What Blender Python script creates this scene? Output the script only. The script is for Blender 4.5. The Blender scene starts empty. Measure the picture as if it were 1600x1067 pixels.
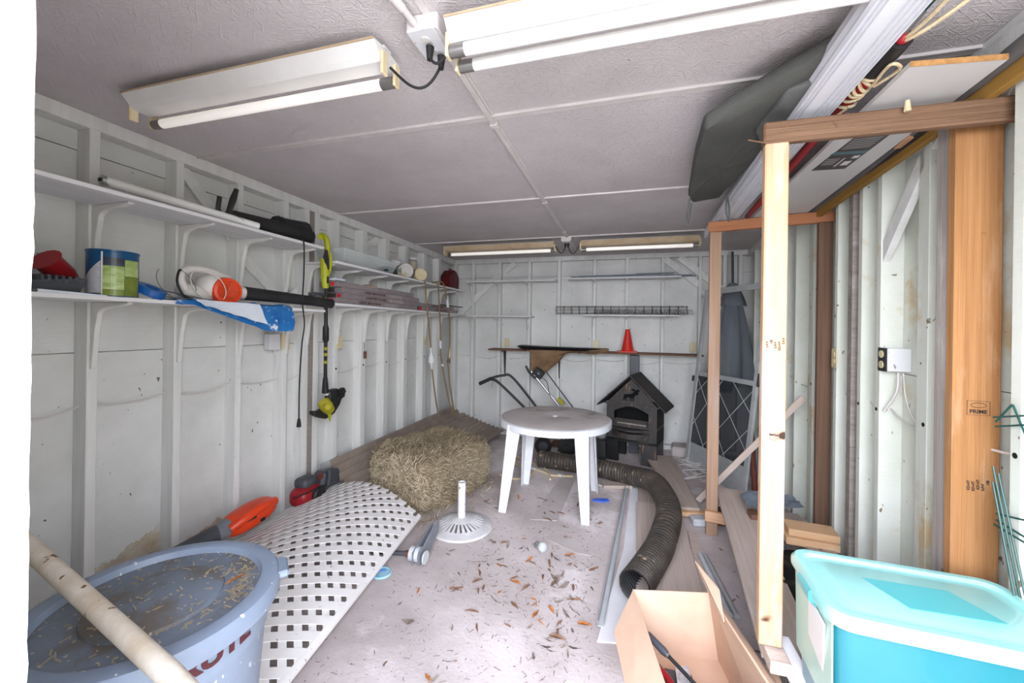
import bpy, bmesh, math, random
from mathutils import Vector, Matrix, noise
C = bpy.context.scene
COL = C.collection
R = math.radians
PI = math.pi
rnd = random.Random(7)

# ------------------------------------------------------------ camera
cam = bpy.data.cameras.new('camera'); camo = bpy.data.objects.new('camera', cam); COL.objects.link(camo)
cam.sensor_width = 36; cam.lens = 620*36/1600; cam.shift_y = -22.5/1600; cam.clip_start = .02
yaw, roll = R(16.1), R(-.8)
fw = Vector((-math.sin(yaw), math.cos(yaw), 0)); rt = Vector((math.cos(yaw), math.sin(yaw), 0)); up = rt.cross(fw)
r2 = rt*math.cos(roll)-up*math.sin(roll); u2 = up*math.cos(roll)+rt*math.sin(roll)
m = Matrix((r2, u2, -fw)).transposed().to_4x4(); m.translation = (0, 0, 1.5)
camo.matrix_world = m
C.camera = camo

# ------------------------------------------------------------ light
w = bpy.data.worlds.new('world'); C.world = w; w.use_nodes = True
nt = w.node_tree; nt.nodes.clear()
wo = nt.nodes.new('ShaderNodeOutputWorld'); bg = nt.nodes.new('ShaderNodeBackground')
tc = nt.nodes.new('ShaderNodeTexCoord'); sx = nt.nodes.new('ShaderNodeSeparateXYZ')
cr = nt.nodes.new('ShaderNodeValToRGB'); mr = nt.nodes.new('ShaderNodeMapRange')
mr.inputs[1].default_value = -1; mr.inputs[2].default_value = 1
nt.links.new(tc.outputs['Generated'], sx.inputs[0]); nt.links.new(sx.outputs[2], mr.inputs[0])
nt.links.new(mr.outputs[0], cr.inputs[0]); nt.links.new(cr.outputs[0], bg.inputs[0]); nt.links.new(bg.outputs[0], wo.inputs[0])
e = cr.color_ramp.elements
e[0].position = .48; e[0].color = (.42, .42, .38, 1)
e[1].position = 1; e[1].color = (.78, .88, 1.2, 1)
for pos, col in ((.52, (.82, .88, .84, 1)), (.62, (.97, 1.0, 1.10, 1))):
    q = e.new(pos); q.color = col
bg.inputs[1].default_value = 6.5
def area(name, loc, rot, sx_, sy_, power, col=(1, 1, 1)):
    l = bpy.data.lights.new(name, 'AREA'); l.shape = 'RECTANGLE'; l.size = sx_; l.size_y = sy_; l.energy = power; l.color = col
    o = bpy.data.objects.new(name, l); COL.objects.link(o); o.location = loc; o.rotation_euler = rot
    return o
# daylight falling in through the open doorway behind the camera
area('doorway_daylight', (.2, -1.3, 2.0), (R(62), 0, R(4)), 2.4, 1.6, 150, (.88, .93, 1.08))
C.view_settings.view_transform = 'Standard'; C.view_settings.look = 'None'
C.view_settings.gamma = 1; C.view_settings.use_curve_mapping = False
C.view_settings.exposure = 0.50

# ------------------------------------------------------------ materials
def lin(h):
    if not isinstance(h, str): return tuple(h)+(1,)
    h = h.lstrip('#'); o = []
    for i in (0, 2, 4):
        v = int(h[i:i+2], 16)/255
        o.append(v/12.92 if v <= .04045 else ((v+.055)/1.055)**2.4)
    return tuple(o)+(1,)
_mc = {}
def pm(name, c1, c2=None, scale=6, stretch=(1, 1, 1), rough=.6, bump=.0, bscale=40, bstretch=(1, 1, 1), metal=0,
       speck=None, speck_scale=25, speck_amt=.72, trans=0, alpha=1, spec=.5, contrast=(.3, .7), emit=None, coat=0, wear=None, wear_scale=3, wear_th=.6, ior=1.45, wear_st=(1, 1, 1)):
    if name in _mc: return _mc[name]
    mt = bpy.data.materials.new(name); mt.use_nodes = True; _mc[name] = mt
    n = mt.node_tree; b = n.nodes['Principled BSDF']; L = n.links.new
    b.inputs['Roughness'].default_value = rough; b.inputs['Metallic'].default_value = metal
    b.inputs['Specular IOR Level'].default_value = spec
    b.inputs['Transmission Weight'].default_value = trans; b.inputs['Alpha'].default_value = alpha
    b.inputs['Coat Weight'].default_value = coat; b.inputs['IOR'].default_value = ior
    t = n.nodes.new('ShaderNodeTexCoord'); oi = n.nodes.new('ShaderNodeObjectInfo')
    off = n.nodes.new('ShaderNodeVectorMath'); off.operation = 'MULTIPLY_ADD'
    off.inputs[0].default_value = (13.7, 7.1, 9.3)
    cb = n.nodes.new('ShaderNodeCombineXYZ')
    for i in range(3): L(oi.outputs['Random'], cb.inputs[i])
    L(cb.outputs[0], off.inputs[1]); L(t.outputs['Object'], off.inputs[2])
    def noise_(sc, st, detail=5, rg=.6, dist=0):
        mp = n.nodes.new('ShaderNodeMapping'); mp.inputs['Scale'].default_value = st; L(off.outputs[0], mp.inputs[0])
        q = n.nodes.new('ShaderNodeTexNoise'); q.inputs['Scale'].default_value = sc; q.inputs['Detail'].default_value = detail
        q.inputs['Roughness'].default_value = rg; q.inputs['Distortion'].default_value = dist
        L(mp.outputs[0], q.inputs['Vector']); return q.outputs['Fac']
    def ramp(f, a, bb, ca, cb_):
        r = n.nodes.new('ShaderNodeValToRGB'); r.color_ramp.elements[0].position = a; r.color_ramp.elements[1].position = bb
        r.color_ramp.elements[0].color = ca; r.color_ramp.elements[1].color = cb_; L(f, r.inputs[0]); return r.outputs[0]
    def mix(fac, a, bb):
        x = n.nodes.new('ShaderNodeMix'); x.data_type = 'RGBA'; L(fac, x.inputs[0])
        if hasattr(a, 'type'): L(a, x.inputs[6])
        else: x.inputs[6].default_value = a
        if hasattr(bb, 'type'): L(bb, x.inputs[7])
        else: x.inputs[7].default_value = bb
        return x.outputs[2]
    c1 = lin(c1); cur = None
    if c2 is not None: cur = ramp(noise_(scale, stretch), contrast[0], contrast[1], c1, lin(c2))
    if wear is not None:
        f = ramp(noise_(wear_scale, wear_st, 8, .65), wear_th, wear_th+(.22 if wear_st[0] < 1 else .10), (0, 0, 0, 1), (1, 1, 1, 1))
        cur = mix(f, cur if cur is not None else c1, lin(wear))
    if speck is not None:
        f = ramp(noise_(speck_scale, (1, 1, .6), 2, .5), speck_amt, speck_amt+.03, (0, 0, 0, 1), (1, 1, 1, 1))
        cur = mix(f, cur if cur is not None else c1, lin(speck))
    if cur is not None: L(cur, b.inputs['Base Color'])
    else: b.inputs['Base Color'].default_value = c1
    if emit:
        b.inputs['Emission Color'].default_value = lin(emit[0]); b.inputs['Emission Strength'].default_value = emit[1]
    if bump:
        bp = n.nodes.new('ShaderNodeBump'); bp.inputs['Strength'].default_value = bump; bp.inputs['Distance'].default_value = .01
        L(noise_(bscale, bstretch, 6), bp.inputs['Height']); L(bp.outputs[0], b.inputs['Normal'])
    return mt
def wood(name, c1, c2, rough=.75, wear=None, wear_th=.6, bump=.3, scale=5, speck='#3a2a20', speck_amt=.74):
    return pm(name, c1, c2, scale=scale, stretch=(.3, 11, 11), rough=rough, bump=bump, bscale=16, bstretch=(.2, 14, 14),
              speck=speck, speck_scale=9, speck_amt=speck_amt, wear=wear, wear_th=wear_th, wear_scale=3, spec=.25, wear_st=(.4, 2.2, 2.2), contrast=(.2, .8))
M_wall = pm('painted_white_boards', '#dddcd9', '#cacac5', 3, rough=.6, bump=.25, bscale=22, bstretch=(1, .5, 5), speck='#5d564e', speck_scale=34, speck_amt=.735, spec=.3)
M_wallr = pm('dirty_white_boards_green_lit', '#dddfd6', '#cfd1c4', 3, rough=.6, bump=.2, bscale=22, bstretch=(1, .5, 5), speck='#7a6a55', speck_scale=30, speck_amt=.715, spec=.3, wear='#c9b592', wear_scale=2.6, wear_th=.575)  # dirt and stains, plus greenish light from foliage painted into the base colour
M_stud = pm('painted_white_studs', '#e6e5e2', '#d4d3ce', 5, (3, 3, .3), rough=.55, bump=.2, bscale=18, bstretch=(5, 5, .4), speck='#6b6258', speck_scale=40, speck_amt=.75, spec=.35)
M_rot = pm('water_stained_board', '#d8d3c8', '#b39c7c', 9, rough=.85, bump=.6, bscale=30, wear='#6a5138', wear_scale=7, wear_th=.56)
M_ceil = pm('painted_strand_board', '#d6cfce', '#c2baba', 1.4, rough=.65, speck='#6c625c', speck_scale=22, speck_amt=.78, spec=.3)
def ceil_bump(mt):
    n = mt.node_tree; L = n.links.new; b = n.nodes['Principled BSDF']; t = n.nodes.new('ShaderNodeTexCoord'); cur = None
    for a, s in ((12, 1), (68, 1.2), (-40, .9), (-80, 1.1), (40, 1.3)):
        mp = n.nodes.new('ShaderNodeMapping'); mp.vector_type = 'TEXTURE'; mp.inputs['Rotation'].default_value = (0, 0, R(a)); mp.inputs['Scale'].default_value = (1/(4*s), 1/(42*s), 1)
        mp.inputs['Location'].default_value = (a, a*.3, 0)
        L(t.outputs['Object'], mp.inputs[0]); q = n.nodes.new('ShaderNodeTexNoise'); q.inputs['Scale'].default_value = 3.2; q.inputs['Detail'].default_value = 1
        L(mp.outputs[0], q.inputs['Vector'])
        if cur is None: cur = q.outputs['Fac']
        else:
            mm = n.nodes.new('ShaderNodeMath'); mm.operation = 'MAXIMUM'; L(cur, mm.inputs[0]); L(q.outputs['Fac'], mm.inputs[1]); cur = mm.outputs[0]
    bp = n.nodes.new('ShaderNodeBump'); bp.inputs['Strength'].default_value = .8; bp.inputs['Distance'].default_value = .012
    L(cur, bp.inputs['Height']); L(bp.outputs[0], b.inputs['Normal'])
ceil_bump(M_ceil)
M_floor = pm('dusty_concrete', '#d6cbc8', '#b3a7a3', 2.2, rough=.9, bump=.35, bscale=45, speck='#8a7568', speck_scale=70, speck_amt=.70, spec=.2, wear='#e4dbd9', wear_scale=1.6, wear_th=.54)
M_ground = pm('outdoor_gravel', '#b5ada0', '#9a927f', 6, rough=.95, bump=.5)
M_shelf = pm('painted_shelf', '#e3e1e1', '#d2d0cf', 4, (3, .4, 3), rough=.5, bump=.08, bscale=30, speck='#b58f72', speck_scale=14, speck_amt=.76)
M_white = pm('white_enamel', '#e6e4df', '#d9d6d0', 4, rough=.4, bump=.05)
M_whitep = pm('white_plastic', '#dedede', '#cfcfd0', 5, rough=.4, bump=.05, speck='#8c8782', speck_scale=40, speck_amt=.70)
M_conduit = pm('painted_conduit', '#d9d3d0', '#c8c1bd', 8, rough=.5)
M_tan = pm('aged_tan_paint', '#c9b79a', '#b59a78', 8, rough=.6)
M_socket = pm('lamp_socket_ivory', '#e6d9b8', '#cdb98f', 10, rough=.4)
M_tube = pm('fluorescent_tube_lit', '#fdfbf6', rough=.25, emit=('#fff4e6', .22))
M_tubeoff = pm('fluorescent_tube_white', '#f1efec', '#e4e2df', 3, rough=.2)
M_tubeend = pm('tube_metal_end', '#8d8a86', rough=.35, metal=.7)
M_black = pm('black_plastic', '#1b1b1c', '#28282a', 12, rough=.45, bump=.05)
M_blackd = pm('dusty_black_plastic', '#18181a', '#2b2a29', 7, rough=.6, bump=.1, wear='#6f6a62', wear_scale=9, wear_th=.66)
M_rubber = pm('black_rubber', '#1d1c1c', rough=.7)
M_red = pm('red_plastic', '#a8202a', '#8c1820', 6, rough=.4)
M_dkred = pm('dark_red_plastic', '#5c1018', '#44090f', 6, rough=.4)
M_orange = pm('orange_plastic', '#e8461c', '#d43c16', 6, rough=.35)
M_oran2 = pm('rusty_orange_plastic', '#d2552a', '#b9431f', 8, rough=.5, wear='#7d3a22', wear_scale=14, wear_th=.62)
M_lime = pm('lime_green_plastic', '#b5b81e', '#9ea118', 6, rough=.45)
M_limed = pm('dirty_yellow_plastic', '#b3a92a', '#8f861e', 14, rough=.6, wear='#554a26', wear_scale=16, wear_th=.62)
M_cream = pm('off_white_plastic', '#d6d2cc', '#c4c0ba', 6, rough=.45)
M_ivory = pm('ivory_outlet_plastic', '#d8cba4', '#cbbd93', 6, rough=.4)
M_greyp = pm('dark_grey_plastic', '#4b4d52', '#3e4046', 6, rough=.5)
M_grey = pm('mid_grey_plastic', '#7d8087', '#6b6e75', 6, rough=.5)
M_can = pm('dusty_blue_grey_plastic', '#8490a0', '#778394', 5, rough=.42, bump=.05, speck='#d8d8d6', speck_scale=55, speck_amt=.70)
M_canlid = pm('dirty_blue_grey_lid', '#747e8b', '#62686f', 5, rough=.5, bump=.15, bscale=60, wear='#665f58', wear_scale=5, wear_th=.48, speck='#b9a68d', speck_scale=60, speck_amt=.66)
M_tape = pm('blue_plastic', '#1360a8', '#0e4f92', 6, rough=.35)
M_navy = pm('dark_navy_plastic', '#14202d', rough=.4)
M_greend = pm('dark_green_plastic', '#12403e', '#0d302f', 6, rough=.45)
M_bluebag = pm('blue_printed_wrap', '#2f78b5', '#155a9c', 9, rough=.35, bump=.3, bscale=18, wear='#dfe6ee', wear_scale=14, wear_th=.57)
M_bagw = pm('white_clear_wrap', '#dfe3e8', '#c3ccd6', 9, rough=.3, bump=.4, bscale=14)
M_clear = pm('clear_plastic', '#d5dcdb', rough=.15, alpha=.42, bump=.3, bscale=10)
M_clear2 = pm('clear_plastic_sheet', '#c5cdcd', rough=.25, alpha=.22)
M_box = pm('grey_carton_print', '#7d7274', '#948a8a', 14, (1, 1, 4), rough=.6, bump=.1)
M_boxl = pm('pale_carton_print', '#a79f9c', '#8f8785', 12, rough=.6)
M_redsp = pm('red_sticker', '#e0262c', rough=.4)
M_ink = pm('dark_maroon_ink', '#4f1f24', rough=.7)
M_inkb = pm('black_ink', '#26201d', rough=.8)
M_inkw = pm('white_ink', '#d8d5d2', rough=.7)
M_cardb = pm('brown_cardboard', '#cbac94', '#bd9c83', 3, rough=.8, bump=.08, bscale=30)
M_paper = pm('crumpled_brown_paper', '#8c6f52', '#6e543c', 8, rough=.8, bump=1, bscale=14)
M_cone = pm('red_orange_vinyl', '#d92a1c', '#c42014', 5, rough=.45, coat=.2)
M_tarp = pm('black_vinyl_sheet', '#0a0b0e', rough=.5)
M_steel = pm('blue_grey_steel', '#858d97', '#6b737e', 8, (.3, 3, 3), rough=.5, metal=.2)
M_alu = pm('weathered_aluminium', '#bcbdbc', '#a3a5a4', 8, rough=.45, metal=.15)
M_chrome = pm('bright_metal', '#b9babb', rough=.3, metal=.9)
M_galv = pm('galvanized_pipe', '#cfd1d2', '#bdc0c2', 14, rough=.45, metal=.1)
M_wire = pm('galvanized_wire', '#55524f', rough=.5, metal=.5)
M_wirew = pm('white_wire', '#cfcac4', rough=.5)
M_gwire = pm('green_coated_wire', '#1f4a44', rough=.45)
M_rope = pm('cream_rope', '#d9c7a4', '#c2ae88', 40, rough=.85, bump=.4, bscale=120)
M_hose = pm('tan_cord', '#8f7454', '#77603f', 10, rough=.7)
M_stove = pm('charred_black_steel', '#2f2f31', '#453f3a', 6, (5, 5, .5), rough=.6, bump=.15, wear='#8a6a50', wear_scale=5, wear_th=.58, wear_st=(3, 3, .6))
M_stoved = pm('black_stove_steel', '#151516', '#1f1e1e', 8, rough=.6)
M_soot_shade = pm('soot_and_hole_shade', '#060606', rough=.9)  # stove soot; also painted on as the shade inside holes and slots
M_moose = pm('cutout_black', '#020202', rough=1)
M_roofm = pm('rusted_dark_roof_steel', '#33302e', '#27282b', 5, rough=.6, wear='#4c3425', wear_scale=6, wear_th=.55)
M_hay = pm('dry_hay_core', '#97876c', '#6a5c48', 14, rough=.95, bump=1.2, bscale=30)
M_straw = pm('dry_straw', '#bcab8c', '#97866a', 3, rough=.8)
M_straw2 = pm('pale_straw', '#d5c6ab', '#bba98a', 3, rough=.8)
M_corr = pm('dusty_brown_roofing', '#a39385', '#82746a', 4, rough=.7, bump=.1)
M_lath = pm('white_vinyl_lattice', '#dcd8d6', '#cbc6c2', 4, rough=.5, bump=.05, speck='#8f857c', speck_scale=50, speck_amt=.70)
M_umb = pm('white_cast_resin', '#d8d6d6', '#c3c0c0', 12, rough=.6, bump=.3, bscale=50)
M_tablet = pm('dirty_table_top', '#c6beba', '#b3aaa5', 4, rough=.55, wear='#7d726c', wear_scale=2.0, wear_th=.58)
M_table = pm('table_white_plastic', '#dfe0e2', '#cfd0d3', 4, rough=.4, speck='#a39c98', speck_scale=60, speck_amt=.72)
M_duct = pm('black_flexible_duct', '#2e2b28', '#50473e', 9, rough=.5, bump=.5, bscale=70, wear='#b0977c', wear_scale=16, wear_th=.60)
M_weath = wood('weathered_grey_brown_board', '#c4b5a8', '#9f8e81')
M_ply = wood('old_plywood_board', '#d2c2b6', '#b29f92', wear='#e2dad5', wear_th=.56)
M_pine = wood('orange_pine', '#d0a98c', '#bb8b66', wear='#e2d2c4', wear_th=.50)
M_pine2 = wood('stained_orange_pine', '#ad7f53', '#875c37', wear='#c09c7c', wear_th=.56)
M_pinep = wood('pale_pine', '#dfbd97', '#d0a176', wear='#ead8c0', wear_th=.55)
M_beam = wood('dark_weathered_beam', '#96755c', '#5e4433', bump=.9, scale=6, wear='#b39c86', wear_th=.62)
M_rail = wood('reddish_pine', '#b87d58', '#9b6545')
M_post2 = wood('brown_pine_post', '#b0937d', '#94745c', wear='#a8968a', wear_th=.55)
M_dark = wood('dark_brown_post', '#7b604e', '#5d4538', wear='#8a6e5c', wear_th=.6)
M_greyw = wood('grey_bare_wood', '#a39a93', '#7d736c', wear='#c4bdb8', wear_th=.55)
M_brownw = wood('brown_bare_shelf', '#7a5a48', '#634636')
M_part = pm('raw_particle_board', '#b98a55', '#94683a', 60, rough=.9, bump=.4, bscale=90)
M_wboard = pm('white_melamine', '#cfcdcb', '#c4c1c0', 2, rough=.4)
M_label = pm('dark_label_print', '#3a3334', '#4b4244', 30, (1, 8, 1), rough=.5)
M_teal = pm('teal_label_print', '#4d6f78', rough=.5)
M_cush = pm('faded_charcoal_fabric', '#55554f', '#454643', 3, rough=.9, bump=.2, bscale=90)
M_cush2 = pm('grey_fabric', '#5e5f5c', '#515250', 3, rough=.9, bump=.2, bscale=90)
M_canopy = pm('grey_canopy_fabric', '#70747b', '#5d6168', 3, (2, 2, .4), rough=.9, bump=.1, bscale=60)
M_gutter = pm('white_aluminium_gutter', '#dadbdf', '#cfd0d6', 3, rough=.4)
M_gtube = pm('grey_pvc_tube', '#6c6a68', '#585655', 5, rough=.5)
M_yell = wood('ochre_board', '#a9803f', '#8a6630')
M_screen = pm('dark_insect_screen', '#3c4044', '#2f3337', 30, rough=.8, alpha=.55)
M_rust = pm('rusty_red_steel', '#6e3a2c', '#54291e', 10, rough=.8)
M_tote = pm('aqua_translucent_plastic', '#226f79', '#1e6671', 2, rough=.3, trans=.0, coat=.3)
M_totec = pm('pale_aqua_plastic', '#8fc6c0', '#86bdb9', 2, rough=.35, coat=.3)
M_toteh = pm('teal_handle_plastic', '#4fa8aa', '#479fa2', 3, rough=.35)
M_totes = pm('clear_green_plastic_end', '#a9c9bd', '#90b8ad', 4, rough=.3)
M_leafa = pm('dead_leaf_brown', '#8d6a52', '#6a4b3a', 20, rough=.8)
M_leafb = pm('dead_leaf_orange', '#c07c40', '#a8622c', 20, rough=.8)
M_leafc = pm('dead_leaf_grey', '#6d6058', '#8a7b70', 20, rough=.8)
M_pole = pm('peeling_painted_pole', '#d9d0c2', '#c0af95', 5, (3, 3, .4), rough=.7, bump=.3, bscale=40, speck='#6b5138', speck_scale=30, speck_amt=.68)
M_jamb = pm('white_door_jamb', '#f0efee', '#e4e3e1', 6, rough=.6, bump=.4, bscale=25)
M_lidb = pm('pale_blue_lid', '#7fc0dc', '#b8dbe8', 18, rough=.4)
M_blue = pm('bright_blue_plastic', '#3f6fd6', rough=.4)
M_glass = pm('clear_glass', '#dfe6e6', rough=.05, alpha=.45, coat=.5)
M_foil = pm('printed_blister_card', '#8f9cae', '#dfe4ea', 22, rough=.25, metal=.3)
M_strip = pm('pale_dusty_surface', '#c2b9b5', '#b0a5a0', 4, rough=.85)
M_wsheet = pm('white_vinyl_siding', '#eeecee', '#e2e0e2', 4, rough=.45)
M_green1 = pm('can_photo_green', '#7d9440', '#c6d69a', 10, (1, 1, 3), rough=.3)
M_green2 = pm('can_photo_olive', '#4f5a24', '#8a9a3c', 8, rough=.3)
M_green3 = pm('can_photo_dark', '#20242e', '#3d4352', 10, rough=.3)
M_cantxt = pm('can_text_panel', '#c9c8cc', '#aeadb2', 40, (1, 1, 6), rough=.35)
M_canblue = pm('paint_can_blue', '#14507c', '#0f4068', 4, rough=.3)

# ------------------------------------------------------------ mesh helpers
class MB:
    def __init__(s, M=None): s.v = []; s.f = []; s.M = M or Matrix()
    def add(s, vs, fs, T=None):
        k = len(s.v); T = s.M @ T if T is not None else s.M
        s.v += [T @ Vector(p) for p in vs]; s.f += [tuple(i+k for i in f) for f in fs]; return s
    def box(s, p0, p1, T=None):
        x0, y0, z0 = p0; x1, y1, z1 = p1
        return s.add([(x0, y0, z0), (x1, y0, z0), (x1, y1, z0), (x0, y1, z0), (x0, y0, z1), (x1, y0, z1), (x1, y1, z1), (x0, y1, z1)],
                     [(3, 2, 1, 0), (4, 5, 6, 7), (0, 1, 5, 4), (1, 2, 6, 5), (2, 3, 7, 6), (3, 0, 4, 7)], T)
    def hexa(s, b, t):
        return s.add(list(b)+list(t), [(3, 2, 1, 0), (4, 5, 6, 7), (0, 1, 5, 4), (1, 2, 6, 5), (2, 3, 7, 6), (3, 0, 4, 7)])
    def tube(s, path, r, seg=8, cap=True, closed=False):
        P = [Vector(p) for p in path]; n = len(P); rs = r if hasattr(r, '__len__') else [r]*n
        vs = []; fs = []; prev = None
        for i in range(n):
            if closed: t = P[(i+1) % n]-P[i-1]
            else: t = P[min(i+1, n-1)]-P[max(i-1, 0)]
            t = t.normalized() if t.length > 1e-9 else Vector((0, 0, 1))
            if prev is None:
                a = Vector((0, 0, 1)) if abs(t.z) < .9 else Vector((1, 0, 0)); nx = t.cross(a).normalized()
            else:
                nx = prev-t*prev.dot(t); nx = nx.normalized() if nx.length > 1e-6 else t.orthogonal().normalized()
            prev = nx; ny = t.cross(nx)
            for k in range(seg):
                a = 2*PI*k/seg; vs.append(P[i]+(nx*math.cos(a)+ny*math.sin(a))*rs[i])
        m_ = n if closed else n-1
        for i in range(m_):
            j = (i+1) % n
            for k in range(seg): fs.append((i*seg+k, i*seg+(k+1) % seg, j*seg+(k+1) % seg, j*seg+k))
        if cap and not closed: fs.append(tuple(range(seg))[::-1]); fs.append(tuple((n-1)*seg+k for k in range(seg)))
        return s.add(vs, fs)
    def lathe(s, prof, seg=32, T=None, cap=True):
        vs = []; fs = []; n = len(prof)
        for r_, z in prof:
            for k in range(seg): a = 2*PI*k/seg; vs.append((r_*math.cos(a), r_*math.sin(a), z))
        for i in range(n-1):
            for k in range(seg): fs.append((i*seg+k, i*seg+(k+1) % seg, (i+1)*seg+(k+1) % seg, (i+1)*seg+k))
        if cap: fs.append(tuple(range(seg))[::-1]); fs.append(tuple((n-1)*seg+k for k in range(seg)))
        return s.add(vs, fs, T)
    def prism(s, pts, d, T=None, h0=0):   # outline in XY, from z=h0 to h0+d
        n = len(pts)
        vs = [(x, y, h0) for x, y in pts]+[(x, y, h0+d) for x, y in pts]
        fs = [tuple(range(n))[::-1], tuple(range(n, 2*n))]+[(i, (i+1) % n, n+(i+1) % n, n+i) for i in range(n)]
        return s.add(vs, fs, T)
    def grid(s, fn, nu, nv, th=0):
        vs = [fn(i/nu, j/nv) for j in range(nv+1) for i in range(nu+1)]; W = nu+1
        fs = [(j*W+i, j*W+i+1, (j+1)*W+i+1, (j+1)*W+i) for j in range(nv) for i in range(nu)]
        if th:
            k = len(vs); vs += [Vector(p)-Vector((0, 0, th)) for p in vs]
            fs += [tuple(q+k for q in f)[::-1] for f in fs]
            b = [i for i in range(W)]+[j*W+nu for j in range(1, nv+1)]+[nv*W+i for i in range(nu-1, -1, -1)]+[j*W for j in range(nv-1, 0, -1)]
            for i in range(len(b)):
                p, q = b[i], b[(i+1) % len(b)]; fs.append((q, p, p+k, q+k))
        return s.add(vs, fs)
    def build(s, name, mat, parent=None, bevel=0, smooth=False, origin=None, label=None, kind=None):
        if parent is not None: O = parent.matrix_world.translation.copy() if parent.get('_L') is None else Vector(parent['_L'])
        elif origin is not None: O = Vector(origin)
        else:
            xs = [p.x for p in s.v]; ys = [p.y for p in s.v]; zs = [p.z for p in s.v]
            O = Vector(((min(xs)+max(xs))/2, (min(ys)+max(ys))/2, min(zs)))
        me = bpy.data.meshes.new(name); me.from_pydata([tuple(p-O) for p in s.v], [], s.f); me.validate()
        bm = bmesh.new(); bm.from_mesh(me); bmesh.ops.recalc_face_normals(bm, faces=bm.faces); bm.to_mesh(me); bm.free()
        me.materials.append(mat)
        if smooth:
            for p in me.polygons: p.use_smooth = True
            try: me.set_sharp_from_angle(angle=R(38))
            except Exception: pass
        o = bpy.data.objects.new(name, me); COL.objects.link(o)
        o['_L'] = tuple(O)
        if parent is not None: o.parent = parent; o.location = (0, 0, 0)
        else: o.location = O
        if bevel:
            bv = o.modifiers.new('bevel', 'BEVEL'); bv.width = bevel; bv.segments = 1; bv.limit_method = 'ANGLE'; bv.angle_limit = R(40)
        if label: o['label'] = label
        if kind: o['kind'] = kind
        return o
def tag(o, label, cat, group=None):
    o['label'] = label; o['category'] = cat
    if group: o['group'] = group
    return o
def thing(name, label, cat, loc, group=None, kind=None):
    o = bpy.data.objects.new(name, None); o.empty_display_size = .05; COL.objects.link(o); o.location = loc; o['_L'] = tuple(loc)
    if kind: o['kind'] = kind
    else: tag(o, label, cat, group)
    return o
def board(name, a, b, w_, t_, mat, parent=None, upv=(0, 0, 1), bevel=.002, w2=None):
    """a board with its own matrix: local X runs along a->b, width w_ sideways, thickness t_ along upv; a,b on the centre line"""
    a = Vector(a); b = Vector(b); d = b-a; L_ = d.length; x = d.normalized(); u = Vector(upv); y = u.cross(x).normalized(); z = x.cross(y)
    mb = MB(); w2 = w2 or w_
    h = [(-L_/2, -w_/2), (L_/2, -w2/2), (L_/2, w2/2), (-L_/2, w_/2)]
    mb.prism(h, t_, h0=-t_/2)
    me = bpy.data.meshes.new(name); me.from_pydata([tuple(p) for p in mb.v], [], mb.f); me.materials.append(mat)
    o = bpy.data.objects.new(name, me); COL.objects.link(o)
    mw = Matrix((x, y, z)).transposed().to_4x4(); mw.translation = (a+b)/2
    if parent is not None:
        o.parent = parent; mw.translation -= Vector(parent['_L'])
        o.matrix_basis = mw
    else: o.matrix_basis = mw
    o['_L'] = tuple((a+b)/2)
    if bevel:
        bv = o.modifiers.new('bevel', 'BEVEL'); bv.width = bevel; bv.segments = 1
    return o
def TR(loc=(0, 0, 0), rz=0, rx=0, ry=0, s=1):
    return Matrix.Translation(loc) @ Matrix.Rotation(rz, 4, 'Z') @ Matrix.Rotation(ry, 4, 'Y') @ Matrix.Rotation(rx, 4, 'X') @ Matrix.Scale(s, 4)
def spline(pts, n=8):
    P = [Vector(p) for p in pts]; out = []
    for i in range(len(P)-1):
        p0 = P[max(i-1, 0)]; p1 = P[i]; p2 = P[i+1]; p3 = P[min(i+2, len(P)-1)]
        for k in range(n):
            t = k/n
            out.append(.5*((2*p1)+(p2-p0)*t+(2*p0-5*p1+4*p2-p3)*t*t+(3*p1-p0-3*p2+p3)*t**3))
    out.append(P[-1]); return out
def text_geo(body, size, T, extrude=.0006, bold=0.0, align='CENTER'):
    cu = bpy.data.curves.new('t', 'FONT'); cu.body = body; cu.size = size; cu.align_x = align; cu.align_y = 'CENTER'; cu.extrude = extrude; cu.offset = bold
    cu.resolution_u = 3
    ob = bpy.data.objects.new('t', cu); COL.objects.link(ob); bpy.context.view_layer.update()
    me = bpy.data.meshes.new_from_object(ob.evaluated_get(bpy.context.evaluated_depsgraph_get()))
    mb = MB(); mb.add([v.co.copy() for v in me.vertices], [tuple(p.vertices) for p in me.polygons], T)
    bpy.data.objects.remove(ob); bpy.data.curves.remove(cu); bpy.data.meshes.remove(me)
    return mb
def frame(x, y, z, o):      # matrix from axes
    m_ = Matrix((Vector(x).normalized(), Vector(y).normalized(), Vector(z).normalized())).transposed().to_4x4(); m_.translation = o; return m_
def rbox(mb, p0, p1, r, T=None, n=4):   # rounded in XY
    x0, y0, z0 = p0; x1, y1, z1 = p1; pts = []
    for cx, cy, a0 in ((x1-r, y1-r, 0), (x0+r, y1-r, 90), (x0+r, y0+r, 180), (x1-r, y0+r, 270)):
        for k in range(n+1): a = R(a0+90*k/n); pts.append((cx+r*math.cos(a), cy+r*math.sin(a)))
    return mb.prism(pts, z1-z0, T, h0=z0)
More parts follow.
